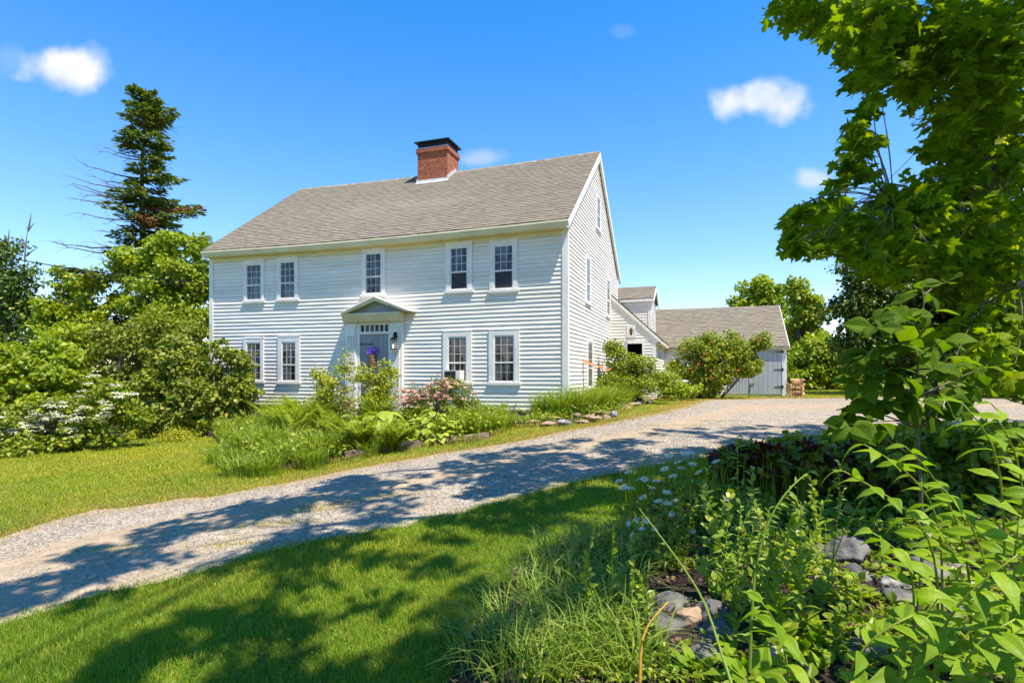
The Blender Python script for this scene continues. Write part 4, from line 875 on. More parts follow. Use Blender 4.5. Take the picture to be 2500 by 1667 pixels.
names = {'rocktan': 'tan flat', 'rockred': 'rusty red flat', 'rockp': 'pale', 'rock': 'grey'}
for i, (x, y, w, h, m) in enumerate(st):
    px, py = c6(x, y); g = G(px, py + h / 2.613 / 2); Yd = g[1]; sw = w / 2.613 / F * Yd / 2; sh = h / 2.613 / F * Yd / 2
    where = ('edging by the house corner' if i < 6 else 'double course by the pale end stone' if i < 14 else 'far curve past the pale end stone')
    rock('edging_stone', (g[0], g[1] + .05, g[2] + max(sh * 1.0, .04) + (.06 if (y < 545 and 380 < x < 700) else 0)), (sw * 1.05, .14, max(sh * 1.25, .05)), M[m], f'{names[m]} stone in the {where}, {ORD[i]} from left', 'flat stones edging the lily bed', rz=.1 * (i % 3 - 1), seed=i + 3)
g = G(1581, 975); rock('garden_boulder', (g[0], g[1] + .1, g[2] + .55), (.24, .22, .17), M['rockp'], 'rounded white stone on top of the dark rock pile beside the doorway shrub', None, seed=77)
for i, (x, y) in enumerate(((1565, 985), (1578, 978), (1592, 985), (1600, 975), (1570, 968))):
    g = G(x, y); rock('rock_pile_stone', (g[0], g[1] + .1, g[2] + .12 + .17 * (i % 3)), (.15, .15, .1), M['rock'], 'dark grey rock in the small pile under the rounded white stone, ' + ('lowest on the left', 'second on the left', 'at the top right', 'at the right end', 'at the rear')[i], 'dark rocks under the white stone', seed=50 + i)
# timbers
def timber(p0, p1, h, label):
    a = Acc(); A = G(*p0); B = G(*p1); d = B - A; L = np.linalg.norm(d[:2]); n = 10; nx = np.array([-d[1], d[0], 0]) / L * .09
    V = []
    for k in range(n + 1):
        c = A + d * k / n; c = np.array([c[0], c[1], float(terr(c[0], c[1]))]); j = rng.normal(0, .006, (4, 3))
        V += [c - nx + j[0] + [0, 0, -.05], c + nx + j[1] + [0, 0, -.05], c + nx * .95 + [0, 0, h] + j[2], c - nx * .95 + [0, 0, h] + j[3]]
    Fc = [(0, 1, 2, 3), tuple(n * 4 + q for q in (3, 2, 1, 0))]
    for k in range(n):
        for q in range(4): Fc.append((k * 4 + q, k * 4 + (q + 1) % 4, k * 4 + 4 + (q + 1) % 4, k * 4 + 4 + q))
    a.add(np.array(V), Fc); a.build('landscape_timber', M['timber'], label=label, cat='timber', group='timbers edging the front bed', loc=A)
timber((840, 1122), (1024, 1092), .14, 'long weathered timber edging the bed beside the gravel below the hostas')
timber((1024, 1090), (1190, 1070), .12, 'darker timber end edging the bed at the lime hosta')
timber((600, 1152), (632, 1148), .10, 'short weathered timber piece at the left tip of the front bed')
timber((712, 1136), (752, 1131), .11, 'short dark timber piece between the grass tufts of the front bed')
# firewood
base = on(1940, 24.6); ax = np.array([.95, -.3, 0]); bx = np.array([.3, .95, 0]); r_i = 0
for row in range(8):
    for colm in range(6):
        if colm < 2 and row > 5: continue
        cpos = base + ax * ((colm - 2.5) * .115 + rng.normal(0, .008)) + np.array([0, 0, .055 + row * .103 + rng.normal(0, .006)]) + bx * rng.normal(0, .02)
        cross = (colm >= 2)  # right part stacked crosswise
        dvec = (bx if (row + (0 if colm < 2 else 1)) % 2 or colm < 2 else ax); L = .38 if dvec is bx else .22
        a = Acc(); n = rng.integers(4, 7); an = np.sort(rng.uniform(0, 6.28, 1) + np.arange(n) * 6.28 / n + rng.normal(0, .2, n)); rr = .057 * rng.uniform(.85, 1.15, n)
        s_ = np.cross(dvec, [0, 0, 1]); V = [cpos + dvec * e * L / 2 + s_ * rr[k] * math.cos(an[k]) + np.array([0, 0, 1]) * rr[k] * math.sin(an[k]) for e in (-1, 1) for k in range(n)]
        a.add(np.array(V), [tuple(range(n))[::-1], tuple(range(n, 2 * n))] + [(k, (k + 1) % n, n + (k + 1) % n, n + k) for k in range(n)])
        a.build('firewood_log', M['logwood'] if rng.random() < .85 else M['logbark'], label=f'split log in stack by barn post, {ORD[row]} layer up, {ORD[colm]} from left', cat='firewood', group='split logs stacked by the barn', loc=cpos)
# blue-dark covered heap far beyond the lawn
g = on(2072, 44); a = Acc(); rock_mesh(a, g + [0, 0, .5], (1.7, .7, .62), .1, 91); a.build('tarp_covered_heap', M['tarp'], smooth=True, label='low dark blue covered heap at the far edge of the lawn beyond the barn', cat='tarp', loc=g)
# utility wires
def wire(A, B, sag, r, label):
    t = np.linspace(0, 1, 30); p = A + (B - A) * t[:, None]; p[:, 2] -= sag * 4 * t * (1 - t)
    a = Acc(); a.tube(p, r, 4); a.build('utility_wire', M['iron'], label=label, cat='wire', group='wires to the left end of the house', loc=B)
E_ = H([LEN + .02, .3, 4.0])
wire(P(-260, 560, 24.), P(508, 691, 19.5), .35, .02, 'upper dark service wire running from the left edge to the house corner')
wire(P(-200, 615, 30.), P(500, 697, 19.6), .25, .012, 'thin lower wire crossing in front of the spruce')
# ================================================================ TREES AND SHRUBS
UP = np.array([0, 0, 1.])
def leafcloud(acc, cen, rad, n, size, T=KITE, mat=0, flat=.6, upb=.8, out=.7, hang=.25, matw=None):
    """n leaves spread through a clump: denser towards its surface"""
    d = rv(n); r = rng.uniform(.25, 1, (n, 1)) ** .6; rad = np.asarray(rad, float) * np.ones(3)
    pos = cen + d * r * rad * [1, 1, flat] * (1 + .18 * rng.normal(size=(n, 1)))
    nn = nrm(d * out + UP * upb + rv(n) * .65); dr = nrm(rv(n) * .9 + d * .7 - UP * hang)
    s = size * rng.uniform(.65, 1.3, n)
    m = mat if matw is None else rng.choice(len(matw), n, p=matw)
    acc.inst(T, pos, frames(dr, nn, s), m)
def limb(acc, A, B, r0, r1, bend=.12, sides=5, n=6):
    A = np.asarray(A, float); B = np.asarray(B, float); t = np.linspace(0, 1, n)[:, None]; L = np.linalg.norm(B - A)
    off = rng.normal(0, bend, 3) * L; p = A + (B - A) * t + off * (t * (1 - t)) * 1.5 + UP * L * .10 * (t * (1 - t)) * 2
    acc.tube(p, r0 + (r1 - r0) * np.linspace(0, 1, n), sides); return p
def tree(name, label, cat, base, th, tr, ells, nclump, cr, nleaf, ls, leafm, barkm='bark', group=None, T=KITE, flat=.6, matw=None, stems=1, crown_name='crown', trunk_name='trunk', extra=None, hang=.25, shell=.45, fill=.12, twigs=True):
    base = np.asarray(base, float); t = thing(name, label, cat, base, group); ells = [(np.asarray(c, float) + base, np.asarray(r, float)) for c, r in ells]
    vol = np.array([np.prod(r) for _, r in ells]) ** .67; vol /= vol.sum(); cen = []; rads = []
    for k in range(nclump):
        c, r = ells[rng.choice(len(ells), p=vol)]; d = rv(1)[0]; rr = rng.uniform(shell, 1.0); p = c + d * r * rr
        p[2] = max(p[2], base[2] + cr * .3); cen.append(p); rads.append(cr * rng.uniform(.55, 1.35))
    a = Acc()
    for p, q in zip(cen, rads): leafcloud(a, p, q, max(6, int(nleaf * (q / cr) ** 2)), ls, T, 0, flat, matw=matw, hang=hang)
    nf = int(nclump * nleaf * fill)
    for k in range(0, nf, 50):
        c, r = ells[rng.choice(len(ells), p=vol)]; leafcloud(a, c + rng.normal(0, .3, 3) * r, r * .55, 50, ls, T, 0, 1, matw=matw)
    a.build(crown_name, [M[m] for m in leafm] if isinstance(leafm, list) else M[leafm], t)
    a = Acc(); top = base + UP * th
    starts = []
    for s in range(stems):
        sc_ = np.max([e[1][0] for e in ells]); off = rng.normal(0, .16, 3) * [1, 1, 0] * (stems > 1) * min(1., sc_); cen_xy = np.mean([e[0] for e in ells], axis=0); tp = top + (cen_xy - top) * [1, 1, 0] * (.6 if stems > 1 else 0) + off * 2.2 * [1, 1, 0]
        p = limb(a, base + off * .3 - UP * .15, tp, tr, tr * .35, .04, 8 if stems == 1 else 5, 9); starts.append(p)
    for k in rng.permutation(len(cen))[: (min(len(cen), 60))]:
        s = starts[rng.integers(len(starts))]; j = rng.integers(3, len(s)); rb = tr * (1 - j / len(s) * .6) * .42
        limb(a, s[j], s[j] + (cen[k] - s[j]) * (.86 if stems > 1 else 1), max(rb, .004) if stems > 1 else max(rb, .012), .003 if stems > 1 else .010, .05 if stems > 1 else .1)
    if extra: extra(a, base)
    a.build(trunk_name, M[barkm], t); return t
# --- spruce
def spruce():
    base = on(352, 26.5); base[2] -= .1; top = P(352, 214, 26.5); t = thing('spruce_tree', 'tall thin dark spruce with bare dead branches on its left side', 'tree', base); Ht = top[2] - base[2]
    a = Acc(); tr_ = np.linspace(0, 1, 14); pts = base + (top - base) * tr_[:, None]; pts[:, 0] += .12 * np.sin(tr_ * 7); tk = Acc(); tk.tube(pts, .26 * (1 - tr_) + .02, 8); dead = Acc()
    prof = [(0, .12), (.04, .7), (.1, 1.3), (.18, 1.6), (.26, 1.75), (.35, 2.35), (.45, 2.9), (.6, 2.9), (.8, 3.0)]
    for k in range(250):
        f = rng.random() ** .85 * .80; L = np.interp(f, [p[0] for p in prof], [p[1] for p in prof]) * rng.uniform(.35, 1.15); az = rng.uniform(0, 6.28); left = math.cos(az) < -.35
        z = top[2] - f * Ht; x = np.interp(z, pts[:, 2], pts[:, 0]); s = np.array([x, base[1], z]); d = np.array([math.cos(az), math.sin(az), 0])
        isdead = (left and .2 < f < .8 and rng.random() < .85) or rng.random() < .08
        if left and isdead: L *= 1.2
        if left and not isdead and f > .12: L *= .6
        n = 8; tt = np.linspace(0, 1, n); rise = (.25 if f < .15 else -.10 - .25 * f); p = s + d * (L * tt)[:, None] + UP * (L * (rise * tt + .22 * tt ** 2))[:, None]; p += rng.normal(0, .03, p.shape) * tt[:, None]
        tk.tube(p, .035 * (1 - tt * .8) * (.5 + L / 3), 4)
        if isdead:
            for q in range(7):
                j = rng.integers(2, n); dd = nrm(d + rv(1)[0] * .8); tk.tube([p[j], p[j] + dd * .25, p[j] + dd * .5 + UP * rng.normal(0, .08)], [.010, .007, .004], 3)
            if rng.random() < .95: continue
        nn = int(45 + 75 * L); j = rng.random(nn) ** .6; q = np.stack([np.interp(j, tt, p[:, i]) for i in range(3)], 1); wid = .34 * (1 - .55 * j) * min(1, L)
        perp = np.array([-d[1], d[0], 0]); off = rng.normal(0, 1, nn) * wid; q += perp * off[:, None] - UP * (np.abs(off) * .35 + rng.random(nn) * .07)[:, None]
        dr = nrm(d * .8 + perp * (np.sign(off) * .8)[:, None] + rv(nn) * .4 - UP * .1); brown = (f > .33 and rng.random() < .10)
        (dead if brown else a).inst(KITEN, q, frames(dr, nrm(UP + rv(nn) * .7), rng.uniform(.16, .32, nn) * 1.0 * np.ones(nn)) * np.array([1.7, 1, 1]))
    a.build('crown', M['spruce'], t); dead.build('dead_foliage', M['spruced'], t); tk.build('trunk', M['bark'], t)
spruce()
# --- trees at left (local ellipsoids relative to the base)
def at(px, Y): return on(px, Y)
def ell_px(base, Y, items):
    """crown masses given as (px, py, half width px, half height px, depth offset)"""
    out = []
    for (px, py, rx, ry, dy) in items:
        y = Y + dy; c = P(px, py, y); k = y / F; out.append((c - base, (rx * k, max(rx, ry) * k * .8, ry * k)))
    return out
b = at(450, 23.5)
tree('deciduous_tree', 'bright green leafy tree growing against the lower half of the spruce', 'tree', b, 4.5, .16, ell_px(b, 23.5, [(420, 650, 80, 50, 0), (475, 610, 40, 45, 0), (395, 600, 40, 40, 0), (470, 700, 80, 70, 0), (380, 730, 90, 60, -.5), (330, 660, 50, 60, 0), (440, 780, 90, 50, -1), (340, 640, 40, 40, 1)]), 135, .42, 105, .175, ['bright', 'mid'], matw=[.7, .3], T=OVALS)
b = at(200, 25.)
tree('deciduous_tree', 'pale green rounded tree left of the spruce below the wires', 'tree', b, 4.0, .16, ell_px(b, 25, [(170, 700, 45, 45, 0), (225, 690, 55, 40, 0), (150, 760, 60, 55, 0), (240, 770, 70, 70, 0), (200, 830, 110, 50, -1), (120, 810, 50, 50, 0), (290, 740, 40, 40, 0)]), 95, .46, 100, .19, ['bright', 'gold'], matw=[.8, .2], T=OVALS)
b = at(20, 31.)
def deadtop(acc, base):
    for (A, Bq) in (((60, 640), (68, 560)), ((68, 560), (76, 520)), ((68, 565), (84, 545)), ((62, 600), (50, 575)), ((64, 625), (92, 605)), ((18, 600), (22, 560))):
        limb(acc, P(*A, 31.), P(*Bq, 31.), .05, .012, .05)
tree('deciduous_tree', 'dark tree at the far left edge with a bare dead branch sticking up', 'tree', b, 5.5, .2, ell_px(b, 31, [(10, 640, 55, 55, 0), (50, 700, 40, 45, 0), (10, 760, 80, 60, 0), (65, 770, 25, 30, 0), (-60, 700, 90, 110, 1), (30, 840, 90, 50, 0)]), 90, .75, 120, .2, ['mapledk', 'mid'], extra=deadtop, matw=[.8, .2], T=OVALS)
b = at(60, 17.5)
tree('leafy_shrub', 'bright green bank of leafy shrub at the left edge behind the white blossoms', 'shrub', b, 1.6, .05, ell_px(b, 17.5, [(60, 880, 120, 60, 0), (150, 860, 70, 50, 0), (30, 960, 110, 70, -.5), (130, 960, 90, 60, -.5), (-80, 900, 100, 100, 0)]), 130, .30, 95, .15, ['bright', 'mid'], matw=[.8, .2], stems=5, T=OVALS)
b = at(300, 19)
tree('leafy_shrub', 'tall dull green shrub with brown twigs behind the broad bush left of the house', 'shrub', b, 2.6, .06, ell_px(b, 19, [(280, 850, 80, 60, 0), (370, 820, 80, 60, 0), (450, 830, 60, 60, 0), (300, 930, 80, 60, 0), (230, 920, 60, 70, 0)]), 95, .30, 80, .14, ['mid', 'dogwood'], stems=7, matw=[.5, .5], barkm='twig')
b = at(520, 16.8)
tree('broad_bush', 'broad rounded green bush covering the left end of the farmhouse', 'bush', b, 1.7, .05, ell_px(b, 16.8, [(500, 1025, 110, 36, -.3), (590, 1015, 48, 40, -.3), (400, 1030, 60, 36, -.3), (470, 900, 75, 60, 0), (560, 900, 65, 60, -.1), (580, 960, 50, 60, -.4), (500, 980, 90, 60, -.5), (420, 960, 80, 80, 0), (420, 860, 60, 50, .4), (530, 850, 40, 30, 0)]), 210, .21, 85, .12, ['dogwood', 'bright'], matw=[.85, .15], stems=8, barkm='twig', T=OVALS)
# white flowering shrub with blossom heads
b = at(180, 13.9); ell = ell_px(b, 13.9, [(60, 1050, 110, 45, 0), (180, 1020, 80, 50, 0), (270, 970, 60, 50, .2), (300, 1010, 70, 45, .2), (-60, 1060, 90, 50, 0), (10, 1020, 60, 40, 0), (60, 1082, 120, 26, -.2), (200, 1070, 90, 24, -.2)])
wf = tree('flowering_shrub', 'sprawling shrub with flat white blossom heads at the left lawn edge', 'shrub', b, .9, .03, ell, 150, .22, 80, .105, ['mid', 'bright'], matw=[.7, .3], stems=8, barkm='twig', T=OVALS)
def blossoms(parent, Y, pts, r, m, size, n=34, name='blossoms', dy=-.35, each=False):
    a = Acc()
    for (px, py) in pts:
        c = P(px, py, Y + dy + rng.normal(0, .06)); rr = r * rng.uniform(.7, 1.3); d = rv(n) * [1, 1, .45]; d[:, 2] = abs(d[:, 2]); a.inst(KITE, c + d * rr, frames(nrm(rv(n) * [1, 1, .3]), nrm(UP + d), size * rng.uniform(.7, 1.3, n)))
        if each: a.build(name, m, parent); a = Acc()
    if not each: a.build(name, m, parent)
c8 = lambda x, y: (x / 4.2, 900 + y / 4.2)
wp = [c8(x, y) for x, y in ((930, 90), (975, 80), (900, 160), (1185, 180), (1190, 255), (1235, 260), (1290, 265), (1220, 295), (1360, 265), (855, 235), (825, 290), (500, 350), (635, 390), (540, 395), (550, 470), (600, 475), (525, 505), (465, 520), (655, 540), (1090, 380), (1080, 460), (1110, 410), (1025, 495), (1045, 545), (885, 405), (800, 465), (810, 510), (770, 545), (700, 640), (725, 605), (720, 715), (745, 700), (380, 465), (320, 500), (230, 575), (250, 605), (405, 605), (300, 640), (345, 675), (295, 690), (45, 590), (60, 650), (30, 680), (120, 640), (180, 620), (165, 660), (200, 690), (110, 740), (10, 640), (490, 385), (70, 560), (320, 745), (430, 640))]
blossoms(wf, 13.9, wp + [(p[0] + rng.normal(0, 9), p[1] + rng.normal(0, 8)) for p in wp[12::1]][:42], .095, M['creamfl'], .05, 46, name='blossom_head', each=True, dy=-.5)
# sedum mounds
for (px, py, r, lab) in ((340, 1070, .36, 'smaller low mound of yellow green stonecrop left of the mulch'), (433, 1076, .48, 'larger low mound of yellow green stonecrop beside the mulch')):
    b = G(px, py); t = thing('stonecrop_mound', lab, 'ground cover plant', b, 'yellow green mounds at the lawn edge'); a = Acc(); n = 1500; d = rv(n); d[:, 2] = abs(d[:, 2]); leafcloud(a, b + UP * .08, (r * 1.3, r * .9, r * .62), 2600, .045, KITE, 0, 1, upb=1.3); a.build('foliage', M['gold'], t)
# golden shrub by the door
b = at(870, 14.3); ell = ell_px(b, 14.3, [(810, 945, 50, 50, 0), (850, 895, 38, 38, .1), (905, 925, 60, 40, 0), (945, 915, 35, 35, 0), (790, 920, 30, 30, 0), (880, 985, 80, 30, 0), (780, 990, 30, 25, 0), (930, 960, 30, 30, 0)])
tree('golden_shrub', 'airy yellow green shrub growing in front of the entrance door', 'shrub', b, .8, .02, ell, 150, .17, 40, .066, ['gold', 'lime'], matw=[.9, .1], stems=9, barkm='twig', T=KITEN if False else OVALS, fill=.05, shell=.3)
b = at(1075, 13.4); ell = ell_px(b, 13.4, [(1040, 968, 55, 22, 0), (1090, 950, 55, 28, 0), (1130, 975, 35, 25, 0), (1000, 985, 25, 18, 0)])
az = tree('azalea', 'pink flowering azalea under the window with the air conditioner', 'shrub', b, .6, .02, ell, 70, .14, 40, .055, ['mid', 'dogwood'], matw=[.5, .5], stems=7, barkm='twig', T=OVALS)
pp = [(rng.normal(1045, 38), rng.normal(962, 13)) for _ in range(70)] + [(rng.normal(1080, 25), rng.normal(935, 9)) for _ in range(22)] + [(rng.normal(990, 14), rng.normal(978, 10)) for _ in range(16)]
blossoms(az, 13.4, pp, .055, M['pink'], .05, 22, dy=-.42)
# shrub by ell doorway
b = at(1540, 19.6); ell = ell_px(b, 19.6, [(1500, 850, 25, 35, 0), (1510, 890, 40, 30, 0), (1560, 890, 40, 30, 0), (1540, 930, 80, 35, 0), (1610, 925, 45, 25, 0), (1490, 940, 30, 40, 0)])
tree('doorway_shrub', 'loose green shrub in front of the lean-to doorway', 'shrub', b, 1.6, .03, ell, 170, .24, 90, .075, ['bright', 'dogwood'], matw=[.6, .4], stems=9, barkm='twig', T=OVALS, shell=.25)
b = at(1700, 23.); ell = ell_px(b, 23., [(1715, 860, 60, 40, 0), (1780, 850, 50, 40, 0), (1850, 835, 25, 20, 0), (1665, 895, 35, 25, 0), (1740, 910, 65, 30, 0), (1810, 895, 50, 30, 0), (1720, 945, 50, 20, 0), (1790, 870, 60, 35, 0)])
def arms(acc, base):
    for q in ((1835, 890), (1815, 905), (1850, 870), (1790, 930)): limb(acc, base + np.array([1.0, 0, 0]), P(q[0], q[1], 22.9), .035, .012, .12)
rs = tree('red_berried_shrub', 'wide rounded shrub with red berry clusters in front of the barn doors', 'shrub', b, 1.4, .035, ell, 230, .30, 110, .105, ['mid', 'bright', 'gold'], matw=[.5, .3, .2], stems=8, T=OVALS, extra=arms, shell=.35)
c6b = lambda x, y: (1560 + x / 4.356, 680 + y / 4.356)
rp = [c6b(x, y) for x, y in ((475, 745), (455, 780), (335, 830), (665, 840), (625, 910), (625, 930), (580, 990), (550, 960), (770, 980), (785, 1060), (765, 680), (850, 595), (875, 710), (1085, 730), (1195, 790), (1050, 980), (1240, 640), (1300, 630), (1270, 660), (590, 690), (1300, 880), (710, 800), (1130, 1075), (745, 745))]
blossoms(rs, 23., rp, .075, M['redfl'], .05, 18, name='berry_cluster', dy=-1.0, each=True)
b = at(1660, 21.5); tree('low_hosta_clump', 'low leafy green clump between the doorway shrub and the berried shrub', 'plant', b, .3, .01, ell_px(b, 21.5, [(1650, 950, 40, 14, 0), (1690, 945, 20, 12, 0)]), 30, .2, 60, .11, ['bright', 'lime'], matw=[.7, .3], stems=4, T=OVALS)
# trees behind the barn
b = at(1860, 42); tree('background_tree', 'light green round-topped tree rising behind the barn ridge', 'tree', b, 6, .2, ell_px(b, 42, [(1850, 705, 35, 30, 0), (1815, 740, 30, 30, 0), (1890, 730, 40, 40, 0), (1870, 800, 60, 60, 0)]), 60, .6, 80, .3, ['bright', 'gold'], matw=[.8, .2], T=OVALS)
b = at(1955, 38); tree('background_tree', 'tall pointed light green tree just right of the barn gable', 'tree', b, 7, .2, ell_px(b, 38, [(1942, 700, 15, 38, 0), (1955, 740, 38, 40, 0), (1965, 800, 50, 60, 0), (1960, 860, 60, 60, 0), (1985, 760, 22, 40, 0)]), 95, .48, 80, .26, ['bright', 'gold'], matw=[.7, .3], T=OVALS, barkm='barkgrey')
b = at(2015, 36); tree('background_tree', 'low spreading bright green tree behind the firewood stack', 'tree', b, 3, .15, ell_px(b, 36, [(1990, 870, 60, 50, 0), (2040, 900, 50, 40, 0), (1950, 915, 60, 40, 0), (2010, 840, 40, 40, 0), (2080, 905, 35, 35, 0), (2060, 930, 60, 22, 0)]), 110, .55, 100, .22, ['bright'], T=OVALS)
# big dark trees on the right
b = at(2275, 27); tree('shade_tree', 'large dark crowned tree with grey trunk beyond the far right lawn', 'tree', b, 5, .28, ell_px(b, 27, [(2120, 720, 80, 60, 0), (2080, 760, 55, 55, 0), (2110, 660, 60, 50, 0), (2180, 850, 110, 55, 0), (2085, 835, 45, 50, 0), (2150, 800, 80, 60, 0), (2250, 700, 100, 90, 0), (2200, 620, 90, 60, 1), (2350, 760, 120, 110, 1), (2150, 870, 60, 40, 0), (2300, 850, 120, 50, 0), (2100, 850, 30, 40, 0), (2400, 680, 100, 90, 0), (2330, 600, 90, 60, 1)]), 480, .6, 120, .18, ['mapledk', 'mid'], matw=[.85, .15], T=OVALS, barkm='barkgrey')
b = at(2520, 24); tree('shade_tree', 'darkest tall tree filling the background at the right edge', 'tree', b, 6, .3, ell_px(b, 24, [(2450, 700, 120, 150, 0), (2560, 900, 140, 60, 0), (2360, 860, 90, 60, 0), (2520, 560, 140, 140, 0), (2480, 850, 120, 50, 0), (2400, 620, 80, 80, 0), (2620, 760, 120, 200, 0)]), 360, .7, 110, .2, ['mapledk', 'mid'], matw=[.9, .1], T=OVALS)
b = at(2420, 33); tree('shade_tree', 'dark tree standing farther back between the two big shade trees', 'tree', b, 6, .3, ell_px(b, 33, [(2400, 760, 140, 120, 0), (2280, 820, 120, 80, 0), (2500, 820, 120, 90, 0)]), 260, .9, 90, .26, ['mapledk'], T=OVALS)
b = at(2380, 29); tree('understory_shrub', 'dark thicket beneath the shade trees at the right edge', 'shrub', b, 1.2, .05, ell_px(b, 29, [(2330, 895, 60, 22, 0), (2420, 890, 80, 28, 0), (2520, 890, 80, 30, 0), (2230, 905, 50, 16, 1)]), 110, .4, 90, .16, ['mapledk'], stems=7, T=OVALS)
# far woods all round
a = Acc(); 
for k in range(520):
    an = rng.uniform(0, 6.28); R_ = rng.uniform(62, 92); x, y = R_ * math.sin(an), R_ * math.cos(an); side = abs(math.atan2(x, y))
    hh = rng.uniform(1.8, 3.2) if side < .95 and x > 0 else rng.uniform(3, 7); c = np.array([x, y, float(terr(x, y)) + hh * .55]); leafcloud(a, c, (3.2, 3.2, hh * .62), 150, .75, KITE, 0, 1)
a.build('far_woods', M['mid'], kind='stuff', label='distant belt of woods along the horizon', cat='woods')
# unseen trees added behind the camera to darken pane reflections, closing the place off
for k, (x, y, s) in enumerate(((-16, -14, 1.0), (-6, -20, 1.2), (7, -22, 1.1), (20, -16, 1.2), (-28, -4, 1.1))):
    b = np.array([x, y, float(terr(x, y))])
    tree('roadside_tree', ('green tree across the lawn behind the viewpoint, %s' % ('far left', 'left', 'middle', 'right', 'outer left')[k]), 'tree', b, 5, .3, [((0, 0, 5.5 * s), (3.6 * s, 3.6 * s, 3.6 * s))], 34, 1.3, 70, .42, ['mapledk', 'mid'], matw=[.8, .2])

# ================================================================ OVERHANGING MAPLE
mb = on(0, 1); mb = np.array([7.4, 3.4, float(terr(7.4, 3.4))])
mt = thing('maple_tree', 'large maple whose leafy boughs overhang the top right corner', 'tree', mb)
crown = Acc(); wood = Acc()
fork = mb + np.array([-.1, 0, 3.2]); top = mb + np.array([-.9, .6, 8.5])
wood.tube([mb - UP * .2, mb + UP * .4, mb + UP * 1.8, fork, mb + np.array([-.4, .3, 5.5]), top], [.42, .33, .28, .25, .17, .07], 12)
nodes = [fork, mb + np.array([-.3, .2, 4.4]), mb + np.array([-.4, .3, 5.5]), mb + np.array([-.6, .4, 6.6]), top]
vis = [(1905, 8, 5.2, 42), (1950, 22, 5.1, 40), (1990, 35, 5.0, 45), (2050, 40, 5.0, 60), (2085, 110, 4.8, 50), (2090, 170, 4.6, 38), (2150, 60, 5., 80), (2180, 150, 4.7, 70), (2250, 70, 4.8, 90), (2250, 180, 4.8, 60), (2340, 90, 4.6, 100), (2340, 210, 4.7, 80), (2440, 110, 4.4, 110), (2430, 260, 4.6, 100), (2330, 300, 4.8, 65), (2490, 360, 4.5, 80),
       (2130, 232, 4.4, 26), (2110, 262, 4.3, 36), (2085, 300, 4.2, 30), (2095, 340, 4.2, 42), (2075, 385, 4.2, 35), (2110, 400, 4.2, 34), (2055, 430, 4.2, 24), (2130, 330, 4.3, 22), (2270, 350, 4.8, 40), (2380, 390, 4.6, 90), (2300, 440, 4.6, 60),
       (1945, 503, 3.9, 26), (1985, 490, 3.9, 34), (1930, 520, 3.9, 18), (2040, 470, 4.0, 42), (2020, 530, 3.9, 42), (1940, 555, 3.8, 16), (1945, 585, 3.8, 20), (1975, 590, 3.8, 22), (2010, 590, 3.8, 24), (2090, 520, 4.0, 60), (2070, 580, 3.9, 32), (2110, 610, 3.9, 34), (2160, 470, 4.2, 55), (2180, 570, 4.0, 70), (2160, 640, 4.0, 40), (2240, 500, 4.3, 70), (2270, 600, 4.1, 70), (2350, 520, 4.4, 90), (2370, 620, 4.2, 80), (2460, 520, 4.3, 90), (2440, 650, 4.2, 70), (2480, 760, 4., 60), (2420, 820, 3.9, 50), (2470, 870, 3.9, 50), (2380, 880, 3.9, 40), (2480, 600, 4, 60), (2400, 770, 4.1, 60), (2330, 800, 4.1, 50), (2460, 800, 4.0, 70), (2400, 850, 3.9, 50), (2330, 880, 3.8, 40), (2470, 920, 3.8, 50)]
cents = []
for (px, py, Y_, r) in vis:
    for layer in range(2):
        Yl = Y_ + layer * rng.uniform(.5, 1.1); c = P(px, py, Yl); rr = r * Yl / F * 1.02
        n = int(26 * (rr / .13) ** 2 * .42) + 7; d = rv(n); q = c + d * rng.random((n, 1)) ** .45 * rr * [1, 1, .85]
        s = rng.uniform(.075, .125, n); crown.inst(MAPLE, q - UP * .05, frames(nrm(rv(n) * [1, 1, .35] - UP * .45), nrm(UP * .9 + rv(n) * .65 + d * .3), s))
        if layer == 0: cents.append(c)
mass = [(1900, 0), (2040, 60), (2100, 190), (2200, 190), (2262, 250), (2275, 370), (2225, 440), (2140, 480), (1960, 505), (1940, 590), (2060, 590), (2110, 620), (2200, 650), (2300, 700), (2520, 760), (2560, 0)]
ms_x = rng.uniform(1900, 2560, 420); ms_y = rng.uniform(-10, 760, 420); kk = inpoly(ms_x, ms_y, mass)
for px, py in zip(ms_x[kk], ms_y[kk]):
    Yl = rng.uniform(4.3, 7.0); c = P(px, py, Yl); rr = 52 * Yl / F; n = 24; d = rv(n); q = c + d * rng.random((n, 1)) ** .45 * rr
    crown.inst(MAPLE, q - UP * .05, frames(nrm(rv(n) * [1, 1, .35] - UP * .45), nrm(UP * .9 + rv(n) * .65), rng.uniform(.08, .13, n)))
    if rng.random() < .4: cents.append(c)
cents = np.array(cents)
# boughs: main limbs out to hub points, twigs to each cluster
hubs = [P(2420, 180, 5.2), P(2430, 420, 4.9), P(2330, 560, 4.6), P(2180, 500, 4.35), P(2250, 120, 5.1), P(2480, 700, 4.4)]
limb(wood, nodes[2], hubs[0], .10, .045, .05, 7); limb(wood, nodes[1], hubs[1], .10, .045, .05, 7); limb(wood, nodes[0], hubs[5], .07, .03, .05, 6)
limb(wood, hubs[1], hubs[2], .03, .018, .05, 6); limb(wood, hubs[2], hubs[3], .016, .009, .08, 5); limb(wood, hubs[0], hubs[4], .025, .012, .06, 5)
for c in cents:
    h_ = hubs[int(np.argmin([np.linalg.norm(c - h) for h in hubs]))]; limb(wood, h_, c, .0065, .0025, .12, 4, 7)
